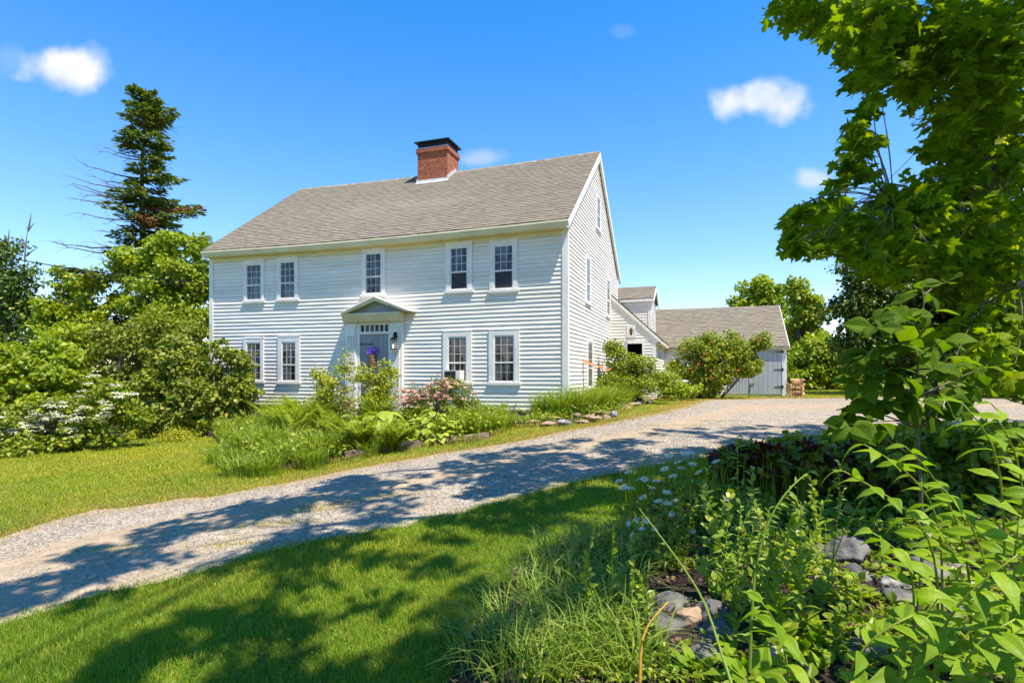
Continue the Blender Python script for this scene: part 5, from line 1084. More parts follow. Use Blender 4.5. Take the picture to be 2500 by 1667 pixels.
# canopy above and behind the view; it throws the shade on drive and lawn
shade_px = [(-260, 1640), (-60, 1470), (60, 1400), (180, 1372), (215, 1340), (330, 1310), (345, 1285), (470, 1262), (620, 1230), (740, 1205), (790, 1180), (880, 1165), (1010, 1140), (1140, 1112), (1260, 1098), (1400, 1075), (1560, 1062), (1640, 1042), (1760, 1052), (1880, 1032), (2100, 1040), (2400, 1028), (2700, 1022)]
sh = [G(*p)[:2] for p in shade_px]; shade_poly = np.array(list(sh) + [(16, 9), (14, 4.5), (4.4, 5.2), (2.6, 4.7), (1.5, 4.2), (.8, 3.7), (.2, 2.9), (-.4, 2.0), (-1.4, 1.3), (-3.2, 1.0)])
holes = [(G(130, 1560), .55), (G(60, 1620), .5), (G(-60, 1560), .5), (G(1050, 1210), .35), (G(620, 1305), .35), (G(1140, 1405), .20), (G(1480, 1255), .28), (G(1250, 1090), .3), (G(860, 1545), .26), (G(1190, 1330), .2), (G(520, 1352), .3), (G(1330, 1310), .2), (G(380, 1480), .25), (G(1700, 1085), .4), (G(330, 1420), .3), (G(1100, 1240), .4)]
K = -SUN[:2] / SUN[2]
cl = []
tries = 0
while len(cl) < 1200 and tries < 200000:
    tries += 1; sx_, sy_ = rng.uniform(-7, 15), rng.uniform(1, 14.5)
    if not inpoly(np.array([sx_]), np.array([sy_]), shade_poly)[0]: continue
    if any(math.hypot(sx_ - h[0][0], sy_ - h[0][1]) < h[1] * .95 + .1 for h in holes if 1): continue
    zt_ = rng.uniform(5.3, 9.2); g0 = float(terr(sx_, sy_)); hh = zt_ - g0; c = np.array([sx_ - K[0] * hh, sy_ - K[1] * hh, zt_])
    if c[1] > .3:
        if (c[2] - .55 - CAMZ) / c[1] < (HY + 40) / F and abs(c[0]) / c[1] < .95: continue
    cl.append(c)
for c in cl:
    n = 30; rr = .27; d = rv(n); q = c + d * rng.random((n, 1)) ** .4 * rr * [1, 1, .5]
    crown.inst(MAPLE, q, frames(nrm(rv(n) * [1, 1, .3] - UP * .3), nrm(UP + rv(n) * .55), rng.uniform(.10, .15, n)))
cl = np.array(cl)
hub2 = [np.array([x, y, 6.0 + .25 * k]) for k, (x, y) in enumerate(((5.2, 5.5), (4.6, 2.6), (8.2, 7.6), (3.0, 3.6), (2.8, 6.2), (.6, 3.4), (9.5, 4.0), (1.0, 6.0)))]
par = [None, None, None, 1, 0, 3, None, 4]
for k, h in enumerate(hub2): limb(wood, nodes[min(4, 2 + k % 3)] if par[k] is None else hub2[par[k]], h, .09, .05, .05, 6)
for c in cl[::4]:
    h_ = hub2[int(np.argmin([np.linalg.norm(c - h) for h in hub2]))]; limb(wood, h_, c, .02, .005, .08, 3, 5)
crown.build('crown', M['maple'], mt); wood.build('trunk', M['bark'], mt)
# ================================================================ GARDEN PLANTS
def blade_clump(name, label, b, n, h, w, spread, leans, m, group=None, cat='plant', curl=1.2, droop=.15, segs=6, flowers=None, part='foliage'):
    b = np.asarray(b, float); t = thing(name, label, cat, b, group); a = Acc(); an = rng.uniform(0, 6.28, n); r = spread * rng.random(n) ** .6
    x = b[0] + r * np.cos(an); y = b[1] + r * np.sin(an); pos = np.c_[x, y, terr(x, y) + .01]
    blades(a, pos, h * rng.uniform(.55, 1.1, n), w * rng.uniform(.7, 1.2, n), an + rng.normal(0, .7, n), rng.uniform(leans[0], leans[1], n), segs, 0, curl, droop)
    a.build(part, M[m], t); return t
def fern(b, n, L, label, group):
    t = thing('fern', label, 'fern', b, group); a = Acc()
    for k in range(n):
        az = rng.uniform(0, 6.28); ln = L * rng.uniform(.7, 1.15); lean = rng.uniform(.25, .85); tt = np.linspace(0, 1, 9); d = np.array([math.cos(az), math.sin(az), 0])
        p = np.asarray(b) + d * (ln * lean * tt ** 1.4)[:, None] + UP * (ln * (tt - .32 * lean * tt ** 2.6))[:, None]; a.tube(p, .004, 3)
        m = 26; j = np.linspace(.12, .99, m); q = np.stack([np.interp(j, tt, p[:, i]) for i in range(3)], 1); tg = nrm(np.gradient(q, axis=0)); sd = np.cross(tg, UP); sd = nrm(sd); wl = ln * .20 * np.sin(np.pi * j ** .75) ** .8 + .01
        for s in (-1, 1): a.inst(KITEN, q, frames(nrm(sd * s + tg * .35 - UP * .12), nrm(UP + rv(m) * .2), wl) * np.array([1.3, 1, 1]))
    a.build('fronds', M['fern'], t); return t
def hosta(b, n, ls, R_, label, m, group='broad-leaved hostas in the front bed'):
    t = thing('hosta', label, 'hosta', b, group); a = Acc(); az = rng.uniform(0, 6.28, n); rr = R_ * rng.random(n) ** .55; d = np.stack([np.cos(az), np.sin(az), 0 * az], 1)
    zz = R_ * .85 * (1.05 - (rr / R_) ** 1.6) + .08; pos = np.asarray(b) + d * rr[:, None] * .8 + UP * zz[:, None]
    multi(a, BROADS, pos, frames(nrm(d + rv(n) * .3 - UP * .12), nrm(UP + d * .35 + rv(n) * .25), ls * rng.uniform(.7, 1.2, n)))
    for k in range(n): a.tube([np.asarray(b) + rng.normal(0, .03, 3), (np.asarray(b) + pos[k]) / 2 + UP * zz[k] * .25, pos[k]], .006, 3)
    a.build('leaves', M[m], t); return t
hosta(G(925, 1075), 30, .40, .70, 'hosta with the largest golden leaves in the middle of the front bed', 'lime')
hosta(G(860, 1078), 18, .32, .58, 'smaller golden leaved hosta beside the ferns', 'lime')
hosta(G(1056, 1080), 80, .21, .66, 'lime green hosta beside the timber edging', 'hosta')
hosta(G(1060, 1040), 50, .27, .75, 'dark green hosta behind the lime hosta under the azalea', 'lily')
for i, (px, py, L) in enumerate(((700, 1085, .95), (760, 1070, 1.05), (820, 1100, .8), (880, 1110, .7), (740, 1040, 1.1), (660, 1060, .9), (930, 1060, .95), (800, 1050, 1.1), (960, 1105, .6), (1010, 1060, .7))):
    g = G(px, py); fern(g, 19, L * 1.22, 'green fern ' + ('at the left end of the bed ferns', 'with tall fronds below the golden shrub', 'in the middle front of the bed', 'just left of the timber edging', 'close to the house wall behind the other ferns', 'beside the upright sedge', 'between the two hostas', 'under the golden shrub', 'small and low at the timber edging', 'behind the lime hosta')[i], 'ferns in the front bed')
gi = [(590, 1105, 220, .62, .35), (560, 1075, 200, .6, .3), (620, 1075, 220, .72, .35), (600, 1040, 240, .75, .4), (640, 1115, 240, .6, .35), (560, 1140, 120, .34, .22), (665, 1140, 190, .42, .28), (720, 1128, 200, .5, .3), (780, 1120, 220, .55, .3), (830, 1115, 200, .5, .25), (700, 1100, 220, .6, .3), (890, 1095, 160, .45, .3), (1120, 1062, 220, .5, .35), (1170, 1058, 220, .5, .35), (1215, 1052, 200, .42, .3), (1150, 1035, 200, .6, .35), (1200, 1030, 180, .5, .3), (1105, 1025, 180, .6, .3), (980, 1085, 140, .4, .25), (1235, 1045, 120, .34, .25)]
gl = ['wide clump at the left tip of the front bed', 'pale clump beside the mulch', 'tall clump behind the left tip', 'tallest sedge clump by the broad bush', 'clump left of the ferns', 'small outlying tuft by the lawn', 'short tuft above the timber piece', 'dense tuft at the bed front', 'arching tuft in front of the ferns', 'tuft at the left end of the long timber', 'clump between sedge and ferns', 'thin tuft beside the golden hosta', 'lily clump right of the lime hosta', 'arching lily clump near the bed end', 'last lily clump before the stone edging', 'tall clump under the house wall', 'clump against the wall near the bed end', 'clump behind the lime hosta', 'tuft between the hostas', 'lowest tuft at the right tip of the bed']
gi += [(548, 1128, 170, .4, .28), (585, 1160, 150, .34, .25), (650, 1160, 170, .38, .28), (760, 1142, 170, .42, .28), (905, 1112, 130, .34, .22)]; gl += ['low tuft at the extreme left tip spilling on the lawn', 'low tuft in front of the short timber', 'spilling tuft right of the short timber', 'spilling tuft over the short dark timber', 'tuft hanging over the long timber']
for (px, py, n, h, sp), lab in zip(gi, gl): blade_clump('grass_clump', 'green strap-leaved ' + lab, G(px, py), int(n * 1.3), h * 1.42, .018, sp, (.2, .95), 'lily' if px > 700 else ('tallg' if px % 2 else 'lily'), 'strap-leaved clumps in the front bed', 'plant', droop=.2)
# low filler greenery of the bed
STONES = []
def filler(poly, n, size, ms, w, name, label, hmax=.3, T=OVALS):
    poly = np.array(poly); x0, y0 = poly.min(0); x1, y1 = poly.max(0); x = rng.uniform(x0, x1, n); y = rng.uniform(y0, y1, n); k = inpoly(x, y, poly)
    for c, r in STONES: k &= np.hypot((x - c[0]) , (y - c[1] + r * .8)) > r
    x, y = x[k], y[k]; n = len(x)
    lump = .5 + .5 * np.sin(x * 2.3 + 1) * np.cos(y * 2.9); pos = np.c_[x, y, terr(x, y) + .03 + hmax * lump * rng.random(n) ** .7]
    a = Acc(); a.inst(T, pos, frames(nrm(rv(n) + UP * .3), nrm(UP + rv(n) * .6), size * rng.uniform(.6, 1.4, n)), rng.choice(len(ms), n, p=w)); a.build(name, [M[m] for m in ms], kind='stuff', label=label, cat='ground cover')
filler([p for p in bed_front], 34000, .08, ['mid', 'bright', 'lime'], [.35, .5, .15], 'ground_cover', 'mixed low leaves filling the front bed', .62)
filler([p for p in bed_right], 20000, .065, ['mid', 'bright', 'lily'], [.4, .4, .2], 'ground_cover', 'mixed low leaves filling the bed behind the stones', .45)
filler(wpoly([(-100, 1112), (150, 1097), (290, 1062), (450, 1054), (560, 1050), (560, 1020), (300, 1030), (-100, 1060)]), 9000, .07, ['mid', 'bright'], [.6, .4], 'ground_cover', 'low leaves along the foot of the left shrubs', .5)
# right bed
for i, (px, py, n, h) in enumerate(((1330, 1020, 220, .62), (1375, 1022, 260, .72), (1415, 1018, 260, .75), (1455, 1008, 260, .72), (1490, 1000, 220, .7), (1360, 1000, 220, .75), (1440, 990, 220, .75), (1520, 990, 200, .55), (1280, 1030, 60, .2), (1310, 1036, 60, .22))):
    blade_clump('daylily_clump', 'daylily foliage ' + ('at the left of the stone-edged bed', 'second from the left behind the red edging stones', 'in the middle above the double stone course', 'behind the pale end stone', 'at the right beside the doorway shrub', 'at the left close to the house corner', 'at the right close to the gable wall', 'small clump where the edging curves away', 'short new tuft by the house corner', 'short new tuft beside the rusty edging stone')[i], G(px, py), int(n * 1.3), h * 1.5, .023, .36, (.2, .9), 'lily', 'daylily clumps in the stone-edged bed', 'daylily', droop=.15)
b = G(1305, 1010); tree('peony_clump', 'low dark leafy clump at the front corner of the farmhouse', 'plant', b, .35, .01, [((0, 0, .35), (.42, .35, .28))], 26, .14, 60, .09, ['mid', 'dogwood'], matw=[.6, .4], stems=5, T=OVALS)
def flower(name, label, cat, base, head, m, size, npet, stemm='stemg', group=None, centre=None, T=KITE, face=None, tilt=.35, sr=.0035):
    t = thing(name, label, cat, base, group); a = Acc(); base = np.asarray(base, float); tt = np.linspace(0, 1, 8)[:, None]; p = base + (head - base) * np.concatenate([tt ** 1.3, tt ** 1.3, tt ** .9], 1); a.tube(p, np.linspace(sr * 1.3, sr * .8, 8), 4)
    k = 10; j = rng.uniform(.05, .8, k); q = np.stack([np.interp(j, tt[:, 0], p[:, i]) for i in range(3)], 1); a.inst(LANCE, q, frames(nrm(rv(k) * [1, 1, .3] + UP * .4), nrm(UP + rv(k) * .4), rng.uniform(.03, .07, k) * sr / .0035))
    a.build('stem', M[stemm], t)
    f = nrm(np.array(face if face is not None else [0, -.2, 1.]) + rng.normal(0, .2, 3)); e1 = nrm(np.cross(f, [1, .1, 0])); e2 = np.cross(f, e1); an = np.arange(npet) * 6.283 / npet + rng.normal(0, .05, npet)
    d = np.cos(an)[:, None] * e1 + np.sin(an)[:, None] * e2 + f * tilt; a = Acc(); a.inst(T, head + 0 * d + nrm(d) * size * .12, frames(nrm(d), np.tile(f, (npet, 1)), size * rng.uniform(.85, 1.1, npet))); hd = a.build('petals', M[m], t)
    if centre: a = Acc(); a.add(ICO2[0] * [size * .30, size * .30, size * .16] + head + f * size * .16, [ICO2[1]]); a.build('flower_centre', M[centre], hd)
    return t
for i, (px, py) in enumerate(((1412, 891), (1430, 886), (1442, 891), (1467, 898), (1485, 905), (1396, 928), (1449, 896))):
    b = G(px + rng.uniform(-8, 8), 1000); h = P(px, py, b[1]); flower('daylily_flower', 'orange daylily bloom ' + ('farthest left against the gable wall', 'second from the left above the lily leaves', 'beside the gable wall ground floor window', 'at the doorway shrub', 'lowest at the edge of the doorway shrub', 'half open, low by the corner board', 'right of the gable wall window')[i], 'flower', b, h, 'orange', .12, 6, group='orange daylily blooms', tilt=.55, T=OVALS)
for i, (px, py) in enumerate(((1532, 951), (1556, 953))):
    b = G(px, 985); flower('yellow_flower', ('left one of two pale yellow blooms under the doorway shrub', 'right one of two pale yellow blooms under the doorway shrub')[i], 'flower', b, P(px, py, b[1]), 'yellowfl', .09, 8, group='two yellow blooms')

# ---------------- foreground bed
c7 = lambda x, y: (1100 + x / 2.541, 1050 + y / 2.541)
c8b = lambda x, y: (1700 + x / 2.1875, 950 + y / 2.1875)
ICO4 = icos(4)
rk = [(c7(1385, 1075), 90, 60, 'rock', 'rounded grey rock left of the tan wedge rock'), (c7(1485, 1175), 62, 75, 'rocktan', 'upright tan wedge shaped rock between two grey rocks'), (c7(1640, 1130), 105, 60, 'rock', 'broad grey rock right of the tan wedge rock'), (c7(1660, 1270), 120, 60, 'rock', 'long dark rock beneath the broad grey rock'), (c7(1340, 1220), 95, 70, 'rock', 'mottled grey rock beneath the bent orange stem'), (c7(1560, 1400), 80, 60, 'rock', 'dark rock low among the leaves at the bottom'), (c7(1740, 1030), 60, 50, 'rocktan', 'tan rock at the foot of the daisies'),
      (c8b(660, 880), 75, 50, 'rock', 'bluish rock in shade behind the young plants'), (c8b(800, 880), 110, 70, 'rock', 'largest shaded boulder in the middle of the bed'), (c8b(1060, 1045), 75, 42, 'rockp', 'pale angular rock catching the sun'), (c8b(1220, 980), 110, 60, 'rock', 'wide dark rock behind the pale angular rock'), (c8b(1070, 1130), 130, 50, 'rock', 'flat dark slab below the pale angular rock'), (c8b(870, 1000), 70, 45, 'rock', 'grey rock left of the pale angular rock'), (c8b(1330, 1170), 100, 60, 'rock', 'grey rock under the arching leafy stems'), (c8b(1550, 1200), 110, 60, 'rock', 'brownish grey rock behind the right hand stems'), (c8b(1400, 960), 46, 34, 'rockp', 'small pale rock under the arching stems'), (c8b(1000, 1290), 90, 40, 'rocktan', 'sunlit tan slab at the foot of the leaves'), (c8b(430, 1430), 70, 50, 'rockp', 'pale mottled rock low in the left part of the bed'), (c8b(180, 1080), 60, 42, 'rocktan', 'tan rock at the left end of the stone row'), (c8b(1680, 1230), 80, 60, 'rock', 'rock at the right edge of the stone row'), (c8b(60, 1420), 70, 60, 'rock', 'dark rock at the bottom below the long dark rock'), (c8b(900, 1420), 120, 60, 'rock', 'shaded rock near the bottom edge')]
for i, ((px, py), w, h, m, lab) in enumerate(rk):
    g = G(px, py + h * .35); k = g[1] / F; rock('field_stone', (g[0], g[1], g[2] + h * k * .36), (w * k * .53, w * k * .48, h * k * .60), M[m], lab, 'rocks in the foreground bed', rz=rng.uniform(-.4, .4), seed=200 + i, T=ICO4)
STONES += [(G(1650, 1490)[:2], .27), (G(1690, 1560)[:2], .2), (G(2140, 1440)[:2], .18), (G(2040, 1370)[:2], .18)]
filler([tuple(G(*p)[:2]) for p in ((1850, 1350), (1900, 1230), (2100, 1200), (2600, 1200), (2600, 1700), (1750, 1800), (1700, 1560), (1800, 1500))], 12500, .06, ['bright', 'mid', 'seal'], [.2, .55, .25], 'ground_cover', 'small weeds and seedlings between the foreground rocks', .16)
filler([tuple(G(*p)[:2]) for p in ((1640, 1330), (1600, 1200), (1750, 1150), (2100, 1130), (2600, 1110), (2600, 1220), (2200, 1290), (1850, 1300))], 12000, .085, ['mid', 'bright', 'red'], [.75, .2, .05], 'ground_cover', 'dense shaded foliage along the rear of the foreground bed', .30)
# tall arching grass clumps
gc = [(1180, 1630, 2.0), (1240, 1560, 1), (1300, 1610, 1), (1340, 1520, 1), (1400, 1580, 1), (1290, 1470, 1), (1380, 1450, 1), (1440, 1500, 1), (1460, 1410, 1), (1350, 1400, 1), (1520, 1460, 1), (1500, 1560, 1), (1430, 1640, 1), (1550, 1640, 1), (1250, 1680, 1), (1420, 1370, 1), (1500, 1380, 1), (1340, 1660, 1)]
gcl = ['sparse tuft at the left tip of the mulch', 'arching tuft beside the lawn', 'leaning tuft low on the left', 'pale tuft in the middle of the grass', 'dense tuft left of the orange stem', 'outer tuft near the lawn edge', 'high tuft against the lawn', 'bright tuft above the orange stem', 'tuft below the lower daisies', 'uppermost tuft beside the lawn', 'tuft left of the rounded grey rock', 'tuft just behind the orange stem', 'low tuft near the bottom edge', 'tuft right of the orange stem base', 'bottom tuft at the mulch', 'tuft under the daisy stems', 'tuft among the daisy stems', 'bottom tuft in the middle']
for (px, py, q), lab in zip(gc, gcl): blade_clump('tall_grass_clump', 'arching long-bladed grass, ' + lab, G(px, py), 50 if q > 1 else 85, .47, .0125, .17, (.25, 1.1), 'tallg', 'tall grass clumps in the foreground bed', 'grass', curl=1.1, droop=.28, segs=9)
for (px, py, lab) in ((1150, 1560, 'short tuft half on the dark mulch'), (1200, 1490, 'thin tuft on the mulch by the lawn edge'), (1120, 1650, 'small tuft at the very edge of the mulch')): blade_clump('tall_grass_clump', lab, G(px, py), 30, .22, .006, .16, (.3, 1.2), 'tallg', 'tall grass clumps in the foreground bed', 'grass', droop=.28, segs=7)
filler([tuple(G(*p)[:2]) for p in ((1280, 1700), (1330, 1500), (1480, 1400), (1600, 1480), (1750, 1700))], 5200, .035, ['lily', 'bright'], [.6, .4], 'ground_cover', 'small round leaves creeping under the tall grass', .14)
filler([tuple(G(*p)[:2]) for p in ((1450, 1400), (1520, 1290), (1750, 1230), (1900, 1250), (1900, 1380), (1640, 1420))], 12000, .06, ['mid', 'lily'], [.5, .5], 'ground_cover', 'low leaves among the daisy stems', .34, LANCE)
# iris blades in shade
for i, (px, py) in enumerate(((1620, 1240), (1660, 1230), (1730, 1235), (1800, 1240), (1880, 1235), (1950, 1240), (1560, 1235), (1700, 1215), (1840, 1210))): blade_clump('iris_clump', 'upright dark iris leaves ' + ('behind the daisies', 'right of the upper daisies', 'in the shade below the drive edge', 'in front of the red foliage', 'in the dark middle of the bed', 'under the young sapling', 'left behind the daisy group', 'nearest the drive', 'between the red foliage plants')[i], G(px, py), 36, .62, .020, .16, (.02, .28), 'lily', 'iris clumps in the shaded bed', 'iris', droop=.02, segs=5)
for i, (px, py) in enumerate(((1800, 1225), (1870, 1230), (1930, 1215), (1990, 1230), (2100, 1215), (2300, 1190), (2420, 1200))):
    b = G(px, py); tree('red_leaved_plant', 'dark red leaved perennial ' + ('nearest the daisies', 'second from the daisies', 'behind the goldenrod tip', 'left of the sapling stem', 'right behind the sapling stem', 'in deep shade right of the arching stems', 'at the shaded right edge')[i], 'plant', b, .4, .006, [((0, 0, .42), (.28, .25, .2))], 20, .12, 26, .085, ['red', 'mid'], matw=[.45, .55], stems=5, barkm='twig', group='dark red perennials', T=MAPLE)
for i, (px, py, s) in enumerate(((2000, 1185, .42), (2080, 1180, .45), (1930, 1160, .35), (2180, 1230, .5), (2330, 1230, .6), (2450, 1240, .6), (2250, 1180, .5))):
    b = G(px, py); tree('shade_perennial', 'leafy green plant in the shade ' + ('left of the sapling', 'at the foot of the sapling', 'behind the red foliage', 'under the arching leafy stems', 'behind the right hand stems', 'at the right edge', 'between lawn and leafy stems')[i], 'plant', b, .35, .006, [((0, 0, s * .8), (s * .8, s * .6, s * .6))], 26, .14, 34, .10, ['mid', 'bright'], matw=[.6, .4], stems=5, group='shaded green perennials', T=OVALS)
# daisies
dz = [(1045, 330), (1105, 275), (1075, 370), (1170, 320), (1115, 375), (1195, 430), (1360, 175), (1330, 255), (1410, 215), (1450, 160), (1490, 155), (1500, 225), (1540, 275), (1380, 300), (1645, 210), (1275, 330), (1250, 375), (1340, 400), (1390, 455), (1290, 455), (1150, 555), (1090, 590), (1130, 655), (1190, 610), (1265, 610), (1220, 560), (1370, 520), (1500, 630), (1720, 440), (1345, 470), (1205, 320), (1430, 250)]
for i, (x, y) in enumerate(dz):
    px, py = c7(x, y); bx = px + (1680 - px) * .45 + rng.uniform(-25, 25); b = G(bx, 1330 + rng.uniform(-30, 50)); h = P(px, py - 6, b[1] - .35)
    grp = 'upper daisies that stand against the gravel' if y < 300 else ('middle daisies of the leaning group' if y < 480 else 'lowest drooping daisies beside the lawn')
    rank = sorted([q for q in range(len(dz)) if (dz[q][1] < 300) == (y < 300) and (dz[q][1] < 480) == (y < 480)], key=lambda q: dz[q][0]).index(i)
    lab = {'u': 'white oxeye daisy standing high against the gravel drive', 'm': 'white oxeye daisy in the middle of the leaning group', 'l': 'white drooping daisy low beside the dappled lawn'}[grp[0]]
    flower('daisy', lab + ', ' + ORD[rank] + ' from the left', 'daisy', b, h, 'white_petal', .036, 15, group=grp, centre='yellowfl', T=KITE if y > 480 else KITEN, face=[-.25, -.25, 1.], tilt=.15 if y < 480 else -.9, sr=.0028)
# tall goldenrod like stems
def leafy_stem(name, label, pts, r, nleaf, ls, T, m, group=None, cat='plant', stemm='stemg', twoside=False, hang=.15, spread=1.):
    pts = np.array(pts); t = thing(name, label, cat, pts[0], group); a = Acc(); d = np.r_[0, np.cumsum(np.linalg.norm(np.diff(pts, axis=0), axis=1))]; tt = np.linspace(0, d[-1], 16)
    from numpy.polynomial import polynomial as PP
    q = np.stack([np.interp(tt, d, pts[:, i]) for i in range(3)], 1)
    for _ in range(3): q[1:-1] = (q[:-2] + q[1:-1] * 2 + q[2:]) / 4
    a.tube(q, np.linspace(r, r * .4, 16), 6); a.build('stem', M[stemm], t, smooth=True)
    j = np.linspace(.12, 1, nleaf) * tt[-1]; p = np.stack([np.interp(j, tt, q[:, i]) for i in range(3)], 1); tg = nrm(np.stack([np.gradient(p[:, i]) for i in range(3)], 1)); sd = nrm(np.cross(tg, UP + .01)); s = np.where(np.arange(nleaf) % 2, 1, -1)[:, None]
    if twoside: dr = nrm(sd * s * spread + tg * .55 - UP * hang + rv(nleaf) * .22)
    else: dr = nrm(rv(nleaf) * [1, 1, .4] + tg * .6 - UP * hang)
    a = Acc(); multi(a, T if isinstance(T, list) else [T], p, frames(dr, nrm(UP * .8 + rv(nleaf) * .4 - tg * .1 + np.array([0, -.25, 0])), ls * rng.uniform(.75, 1.15, nleaf) * np.linspace(1, .7, nleaf))); a.build('leaves', M[m], t); return t
def line(pp, Y0, Y1): 
    n = len(pp); return [P(x, y, Y0 + (Y1 - Y0) * k / (n - 1)) for k, (x, y) in enumerate(pp)]
leafy_stem('goldenrod_stem', 'tall pale stem arching right over the dark part of the bed', line([(1830, 1640), (1835, 1500), (1842, 1400), (1862, 1300), (1900, 1220), (1950, 1165), (1982, 1147)], 2.5, 2.7), .008, 46, .065, LANCE, 'tallg', cat='plant', stemm='tallg')
leafy_stem('goldenrod_stem', 'long yellowish stem slanting from the grass down to the bottom right', line([(1790, 1680), (1750, 1560), (1726, 1475), (1680, 1400), (1631, 1333), (1560, 1240)], 2.15, 2.9), .007, 12, .04, LANCE, 'tallg', stemm='tallg')
leafy_stem('orange_stem', 'bent thick orange stem standing among the grass at the bottom', line([(1562, 1700), (1563, 1610), (1567, 1560), (1580, 1525), (1605, 1495), (1631, 1469)], 2.1, 2.2), .0072, 2, .03, LANCE, 'gold', stemm='cane')
for i, (pp, Y0) in enumerate(([[(2030, 1420), (2035, 1340), (2045, 1260), (2060, 1195)], 3.2], [[(2020, 1400), (2060, 1300), (2090, 1240), (2110, 1215)], 3.1], [[(1800, 1330), (1802, 1220), (1800, 1120), (1800, 1065)], 4.4])):
    leafy_stem('weed_stem', ('thin wiry weed with tiny leaves in the middle of the bed', 'thin branching weed leaning right beside the boulder', 'slim upright weed rising against the gravel')[i], line(pp, Y0, Y0 - .1), .004, 26, .045 if i < 2 else .11, LANCE, 'tallg')
wk = [(rng.uniform(1460, 2080), rng.uniform(1340, 1640)) for _ in range(74)]; wk = sorted(w for w in wk if math.hypot(w[0] - 1640, w[1] - 1540) > 105 and math.hypot(w[0] - 2140, w[1] - 1440) > 90 and math.hypot(w[0] - 2040, w[1] - 1400) > 60)
for i, (px, py) in enumerate(wk):
    b = G(px, py); hgt = rng.uniform(.28, .75); k = b[1] / F; tipx = px + rng.normal(25, 45); tip = b + np.array([(tipx - px) * k, rng.uniform(-.1, .1), hgt]); mid = (b + tip) / 2 + np.array([rng.normal(0, .03), 0, hgt * .08])
    nth = ('%dth' % (i + 1)) if (i + 1) % 10 not in (1, 2, 3) or i in (10, 11, 12) else '%d%s' % (i + 1, {1: 'st', 2: 'nd', 3: 'rd'}[(i + 1) % 10])
    leafy_stem('leafy_weed', f'upright leafy weed among the foreground stones, {nth} from the left', [b, mid, tip], .0038, int(rng.uniform(16, 30)), rng.uniform(.055, .11), [LANCE, OVALS, SEALS[0]][i % 3], ['tallg', 'seal', 'lily', 'bright'][i % 4], 'upright leafy weeds between the foreground stones', hang=-.1)
# solomon's seal
ss = [([(2290, 1400), (2285, 1340), (2248, 1265), (2166, 1206), (2100, 1172), (2060, 1150)], 2.3, 2.1, 'arching leafy stem reaching left over the boulder'),
      ([(2300, 1300), (2280, 1220), (2230, 1160), (2160, 1110), (2110, 1085)], 2.6, 2.4, 'arching leafy stem above the dark middle of the bed'),
      ([(2455, 1380), (2450, 1261), (2445, 1206), (2450, 1146), (2431, 1060), (2390, 1010), (2350, 985)], 2.0, 1.95, 'tallest leafy stem at the right edge, tip against the gravel'),
      ([(2280, 1560), (2300, 1520), (2358, 1439), (2420, 1400), (2490, 1350)], 1.7, 1.6, 'thick pale stem rising to the right edge with long drooping leaves'),
      ([(2230, 1500), (2235, 1400), (2200, 1340), (2130, 1300)], 2.1, 2.0, 'shorter leafy stem over the pale angular rock'),
      ([(2470, 1520), (2480, 1440), (2470, 1340), (2490, 1260)], 1.9, 1.85, 'leafy stem low at the right edge'),
      ([(2420, 1450), (2400, 1340), (2360, 1250), (2300, 1190)], 2.2, 2.1, 'leafy stem between the two tall arching ones'),
      ([(2500, 1300), (2500, 1180), (2480, 1080), (2440, 1030)], 2.3, 2.2, 'rear leafy stem at the right edge'),
      ([(2060, 1690), (2080, 1600), (2140, 1540), (2230, 1500)], 1.75, 1.7, 'low leafy stem at the bottom middle of the rocks'),
      ([(2330, 1690), (2350, 1600), (2400, 1540), (2480, 1510)], 1.6, 1.55, 'low leafy stem at the bottom right corner'),
          ([(2180, 1690), (2200, 1600), (2240, 1520), (2290, 1460)], 1.9, 1.85, 'leafy stem bottom right of the sunlit slab'),
      ([(2380, 1690), (2400, 1620), (2440, 1560), (2500, 1530)], 1.8, 1.7, 'second low leafy stem near the bottom right corner'),
      ([(2520, 1650), (2500, 1560), (2450, 1480), (2380, 1430)], 2.1, 2.0, 'leafy stem leaning left from the right edge'),
      ([(2370, 1420), (2350, 1300), (2300, 1190), (2250, 1120), (2210, 1090)], 2.5, 2.3, 'leafy stem just right of the sapling trunk'),
      ([(2560, 1250), (2530, 1140), (2480, 1040), (2420, 985)], 2.4, 2.3, 'highest rear leafy stem against the gravel'),
      ([(1930, 1690), (1920, 1600), (1900, 1520), (1860, 1470)], 2.0, 1.95, 'leafy stem with broad leaves left of the sunlit slab')]
for (pp, Y0, Y1, lab) in ss:
    p = line(pp, Y0, Y1); g = p[0].copy(); g[2] = float(terr(g[0], g[1])); pts = ([g] if g[2] < p[0][2] - .05 else []) + p
    leafy_stem('solomon_seal', lab, pts, .0065, 24, .15, SEALS, 'seal', 'arching broad-leaved stems in the foreground', 'plant', twoside=True, hang=.18)
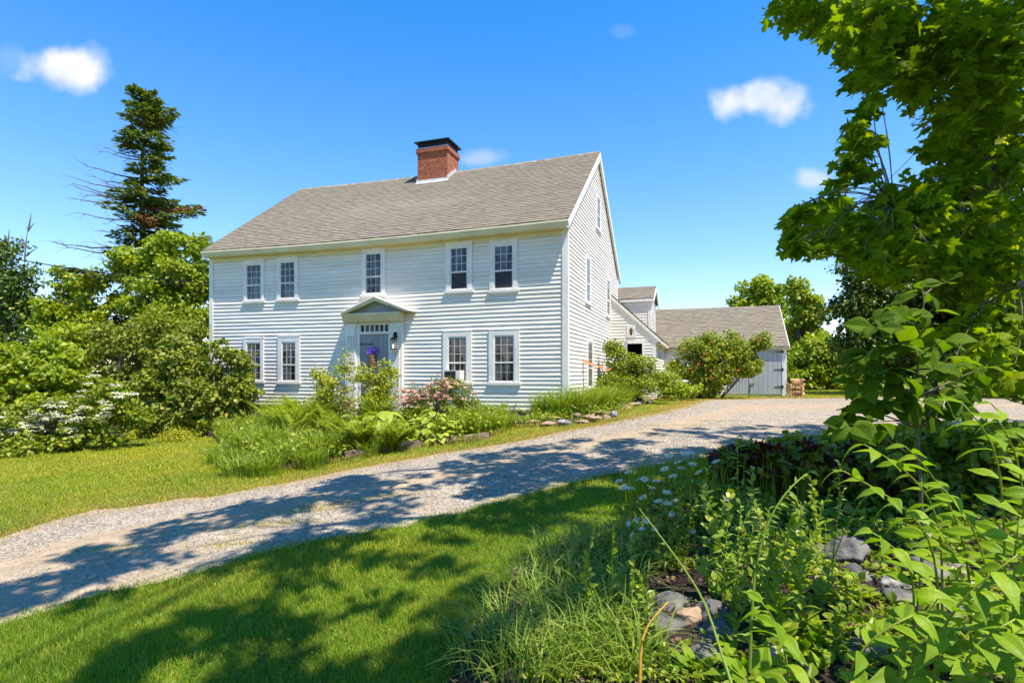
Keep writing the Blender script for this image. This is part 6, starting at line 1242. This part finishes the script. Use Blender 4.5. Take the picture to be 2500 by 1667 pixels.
# broad leaf rosettes at the bottom
DOCK = strip_leaf([.05, .14, .18, .17, .12, .06, .003], .35, .4)
for i, (px, py, n, ls) in enumerate(((1915, 1560, 9, .26), (1990, 1600, 9, .24), (1800, 1600, 10, .20), (2080, 1480, 9, .17), (1860, 1420, 10, .16), (1960, 1400, 10, .15), (2120, 1600, 10, .2), (2260, 1640, 10, .2), (1700, 1660, 10, .18), (2400, 1640, 9, .22), (1840, 1690, 9, .22), (2180, 1560, 9, .15), (2430, 1540, 9, .18), (2020, 1340, 12, .12), (2150, 1330, 12, .12), (2330, 1560, 9, .16))):
    b = G(px, py); t = thing('broad_leaf_plant', 'low plant with broad upright leaves ' + ('whose largest leaf stands left of centre', 'right beside the largest leaf', 'left of the largest leaf', 'beside the sunlit slab', 'under the tall arching pale stem', 'behind the broad leaves', 'at the bottom below the sunlit slab', 'at the bottom right of centre', 'at the bottom left by the orange stem', 'at the bottom right corner', 'at the very bottom edge in the middle', 'between the slab and the arching stems', 'at the right edge under the tall stem', 'beside the shaded boulder', 'behind the pale angular rock', 'right of the low leafy stem')[i], 'plant', b, 'broad leaved plants among the rocks')
    az_ = rng.uniform(0, 6.28, n); d = np.stack([np.cos(az_), np.sin(az_), rng.uniform(.35, 1.5, n)], 1); a = Acc(); multi(a, DOCKS, b + rv(n) * .02 + UP * .03, frames(nrm(d), nrm(UP + d * -.3 + rv(n) * .3), ls * rng.uniform(.6, 1.2, n))); 
    m2 = 26; a.inst(OVALS, b + rng.normal(0, .09, (m2, 3)) * [1, 1, .3] + UP * .08, frames(nrm(rv(m2) + UP * .4), nrm(UP + rv(m2) * .5), .05 * rng.uniform(.6, 1.2, m2)))
    a.build('leaves', M['seal' if i % 3 else 'bright'], t)
# young sapling in front of the drive
sb = on(2228, 2.9); st_ = thing('young_sapling', 'young broad leaved sapling in front of the gravel drive', 'sapling', sb)
a = Acc(); tp = P(2262, 720, 2.75); n = 12; tt = np.linspace(0, 1, n)[:, None]; sp = sb + (tp - sb) * tt; sp[:, 0] += .03 * np.sin(tt[:, 0] * 6); a.tube(sp, np.linspace(.011, .003, n), 6)
lf = Acc(); BL = strip_leaf([.03, .26, .35, .35, .27, .14, .004], .22, .3)
cl_ = [(2250, 710, 3), (2310, 690, 3), (2170, 750, 5), (2140, 800, 6), (2210, 780, 6), (2270, 760, 4), (2190, 840, 7), (2120, 860, 6), (2250, 850, 7), (2300, 830, 4), (2280, 900, 6), (2160, 900, 7), (2100, 930, 6), (2210, 930, 7), (2130, 980, 8), (2090, 1000, 6), (2180, 990, 7), (2240, 980, 7), (2310, 970, 7), (2350, 940, 5), (2270, 1010, 5), (2080, 1035, 5), (2140, 1030, 5), (2390, 900, 4), (2330, 1000, 4)]
for (px, py, k) in [(a_, b_, int(c_ * 1.6)) for a_, b_, c_ in cl_]:
    c = P(px, py, 2.75 + rng.uniform(-.2, .25)); j = rng.integers(3, n); base_ = sp[min(n - 1, max(2, int((sb[2] * 0 + c[2] - sb[2]) / (tp[2] - sb[2]) * n) - 1))]
    limb(a, base_, c, .005, .002, .06, 4, 5); d = nrm(rv(k) * [1, .8, .3] - UP * .15); multi(lf, BROADS, c + d * .02, frames(d, nrm(UP * .7 + rv(k) * .5 + np.array([0, -.35, 0])), rng.uniform(.085, .135, k)))
a.build('trunk', M['twig'], st_); lf.build('leaves', M['sapling'], st_)
print('VERTS', sum(len(m.vertices) for m in bpy.data.meshes), 'OBJ', len(bpy.data.objects))
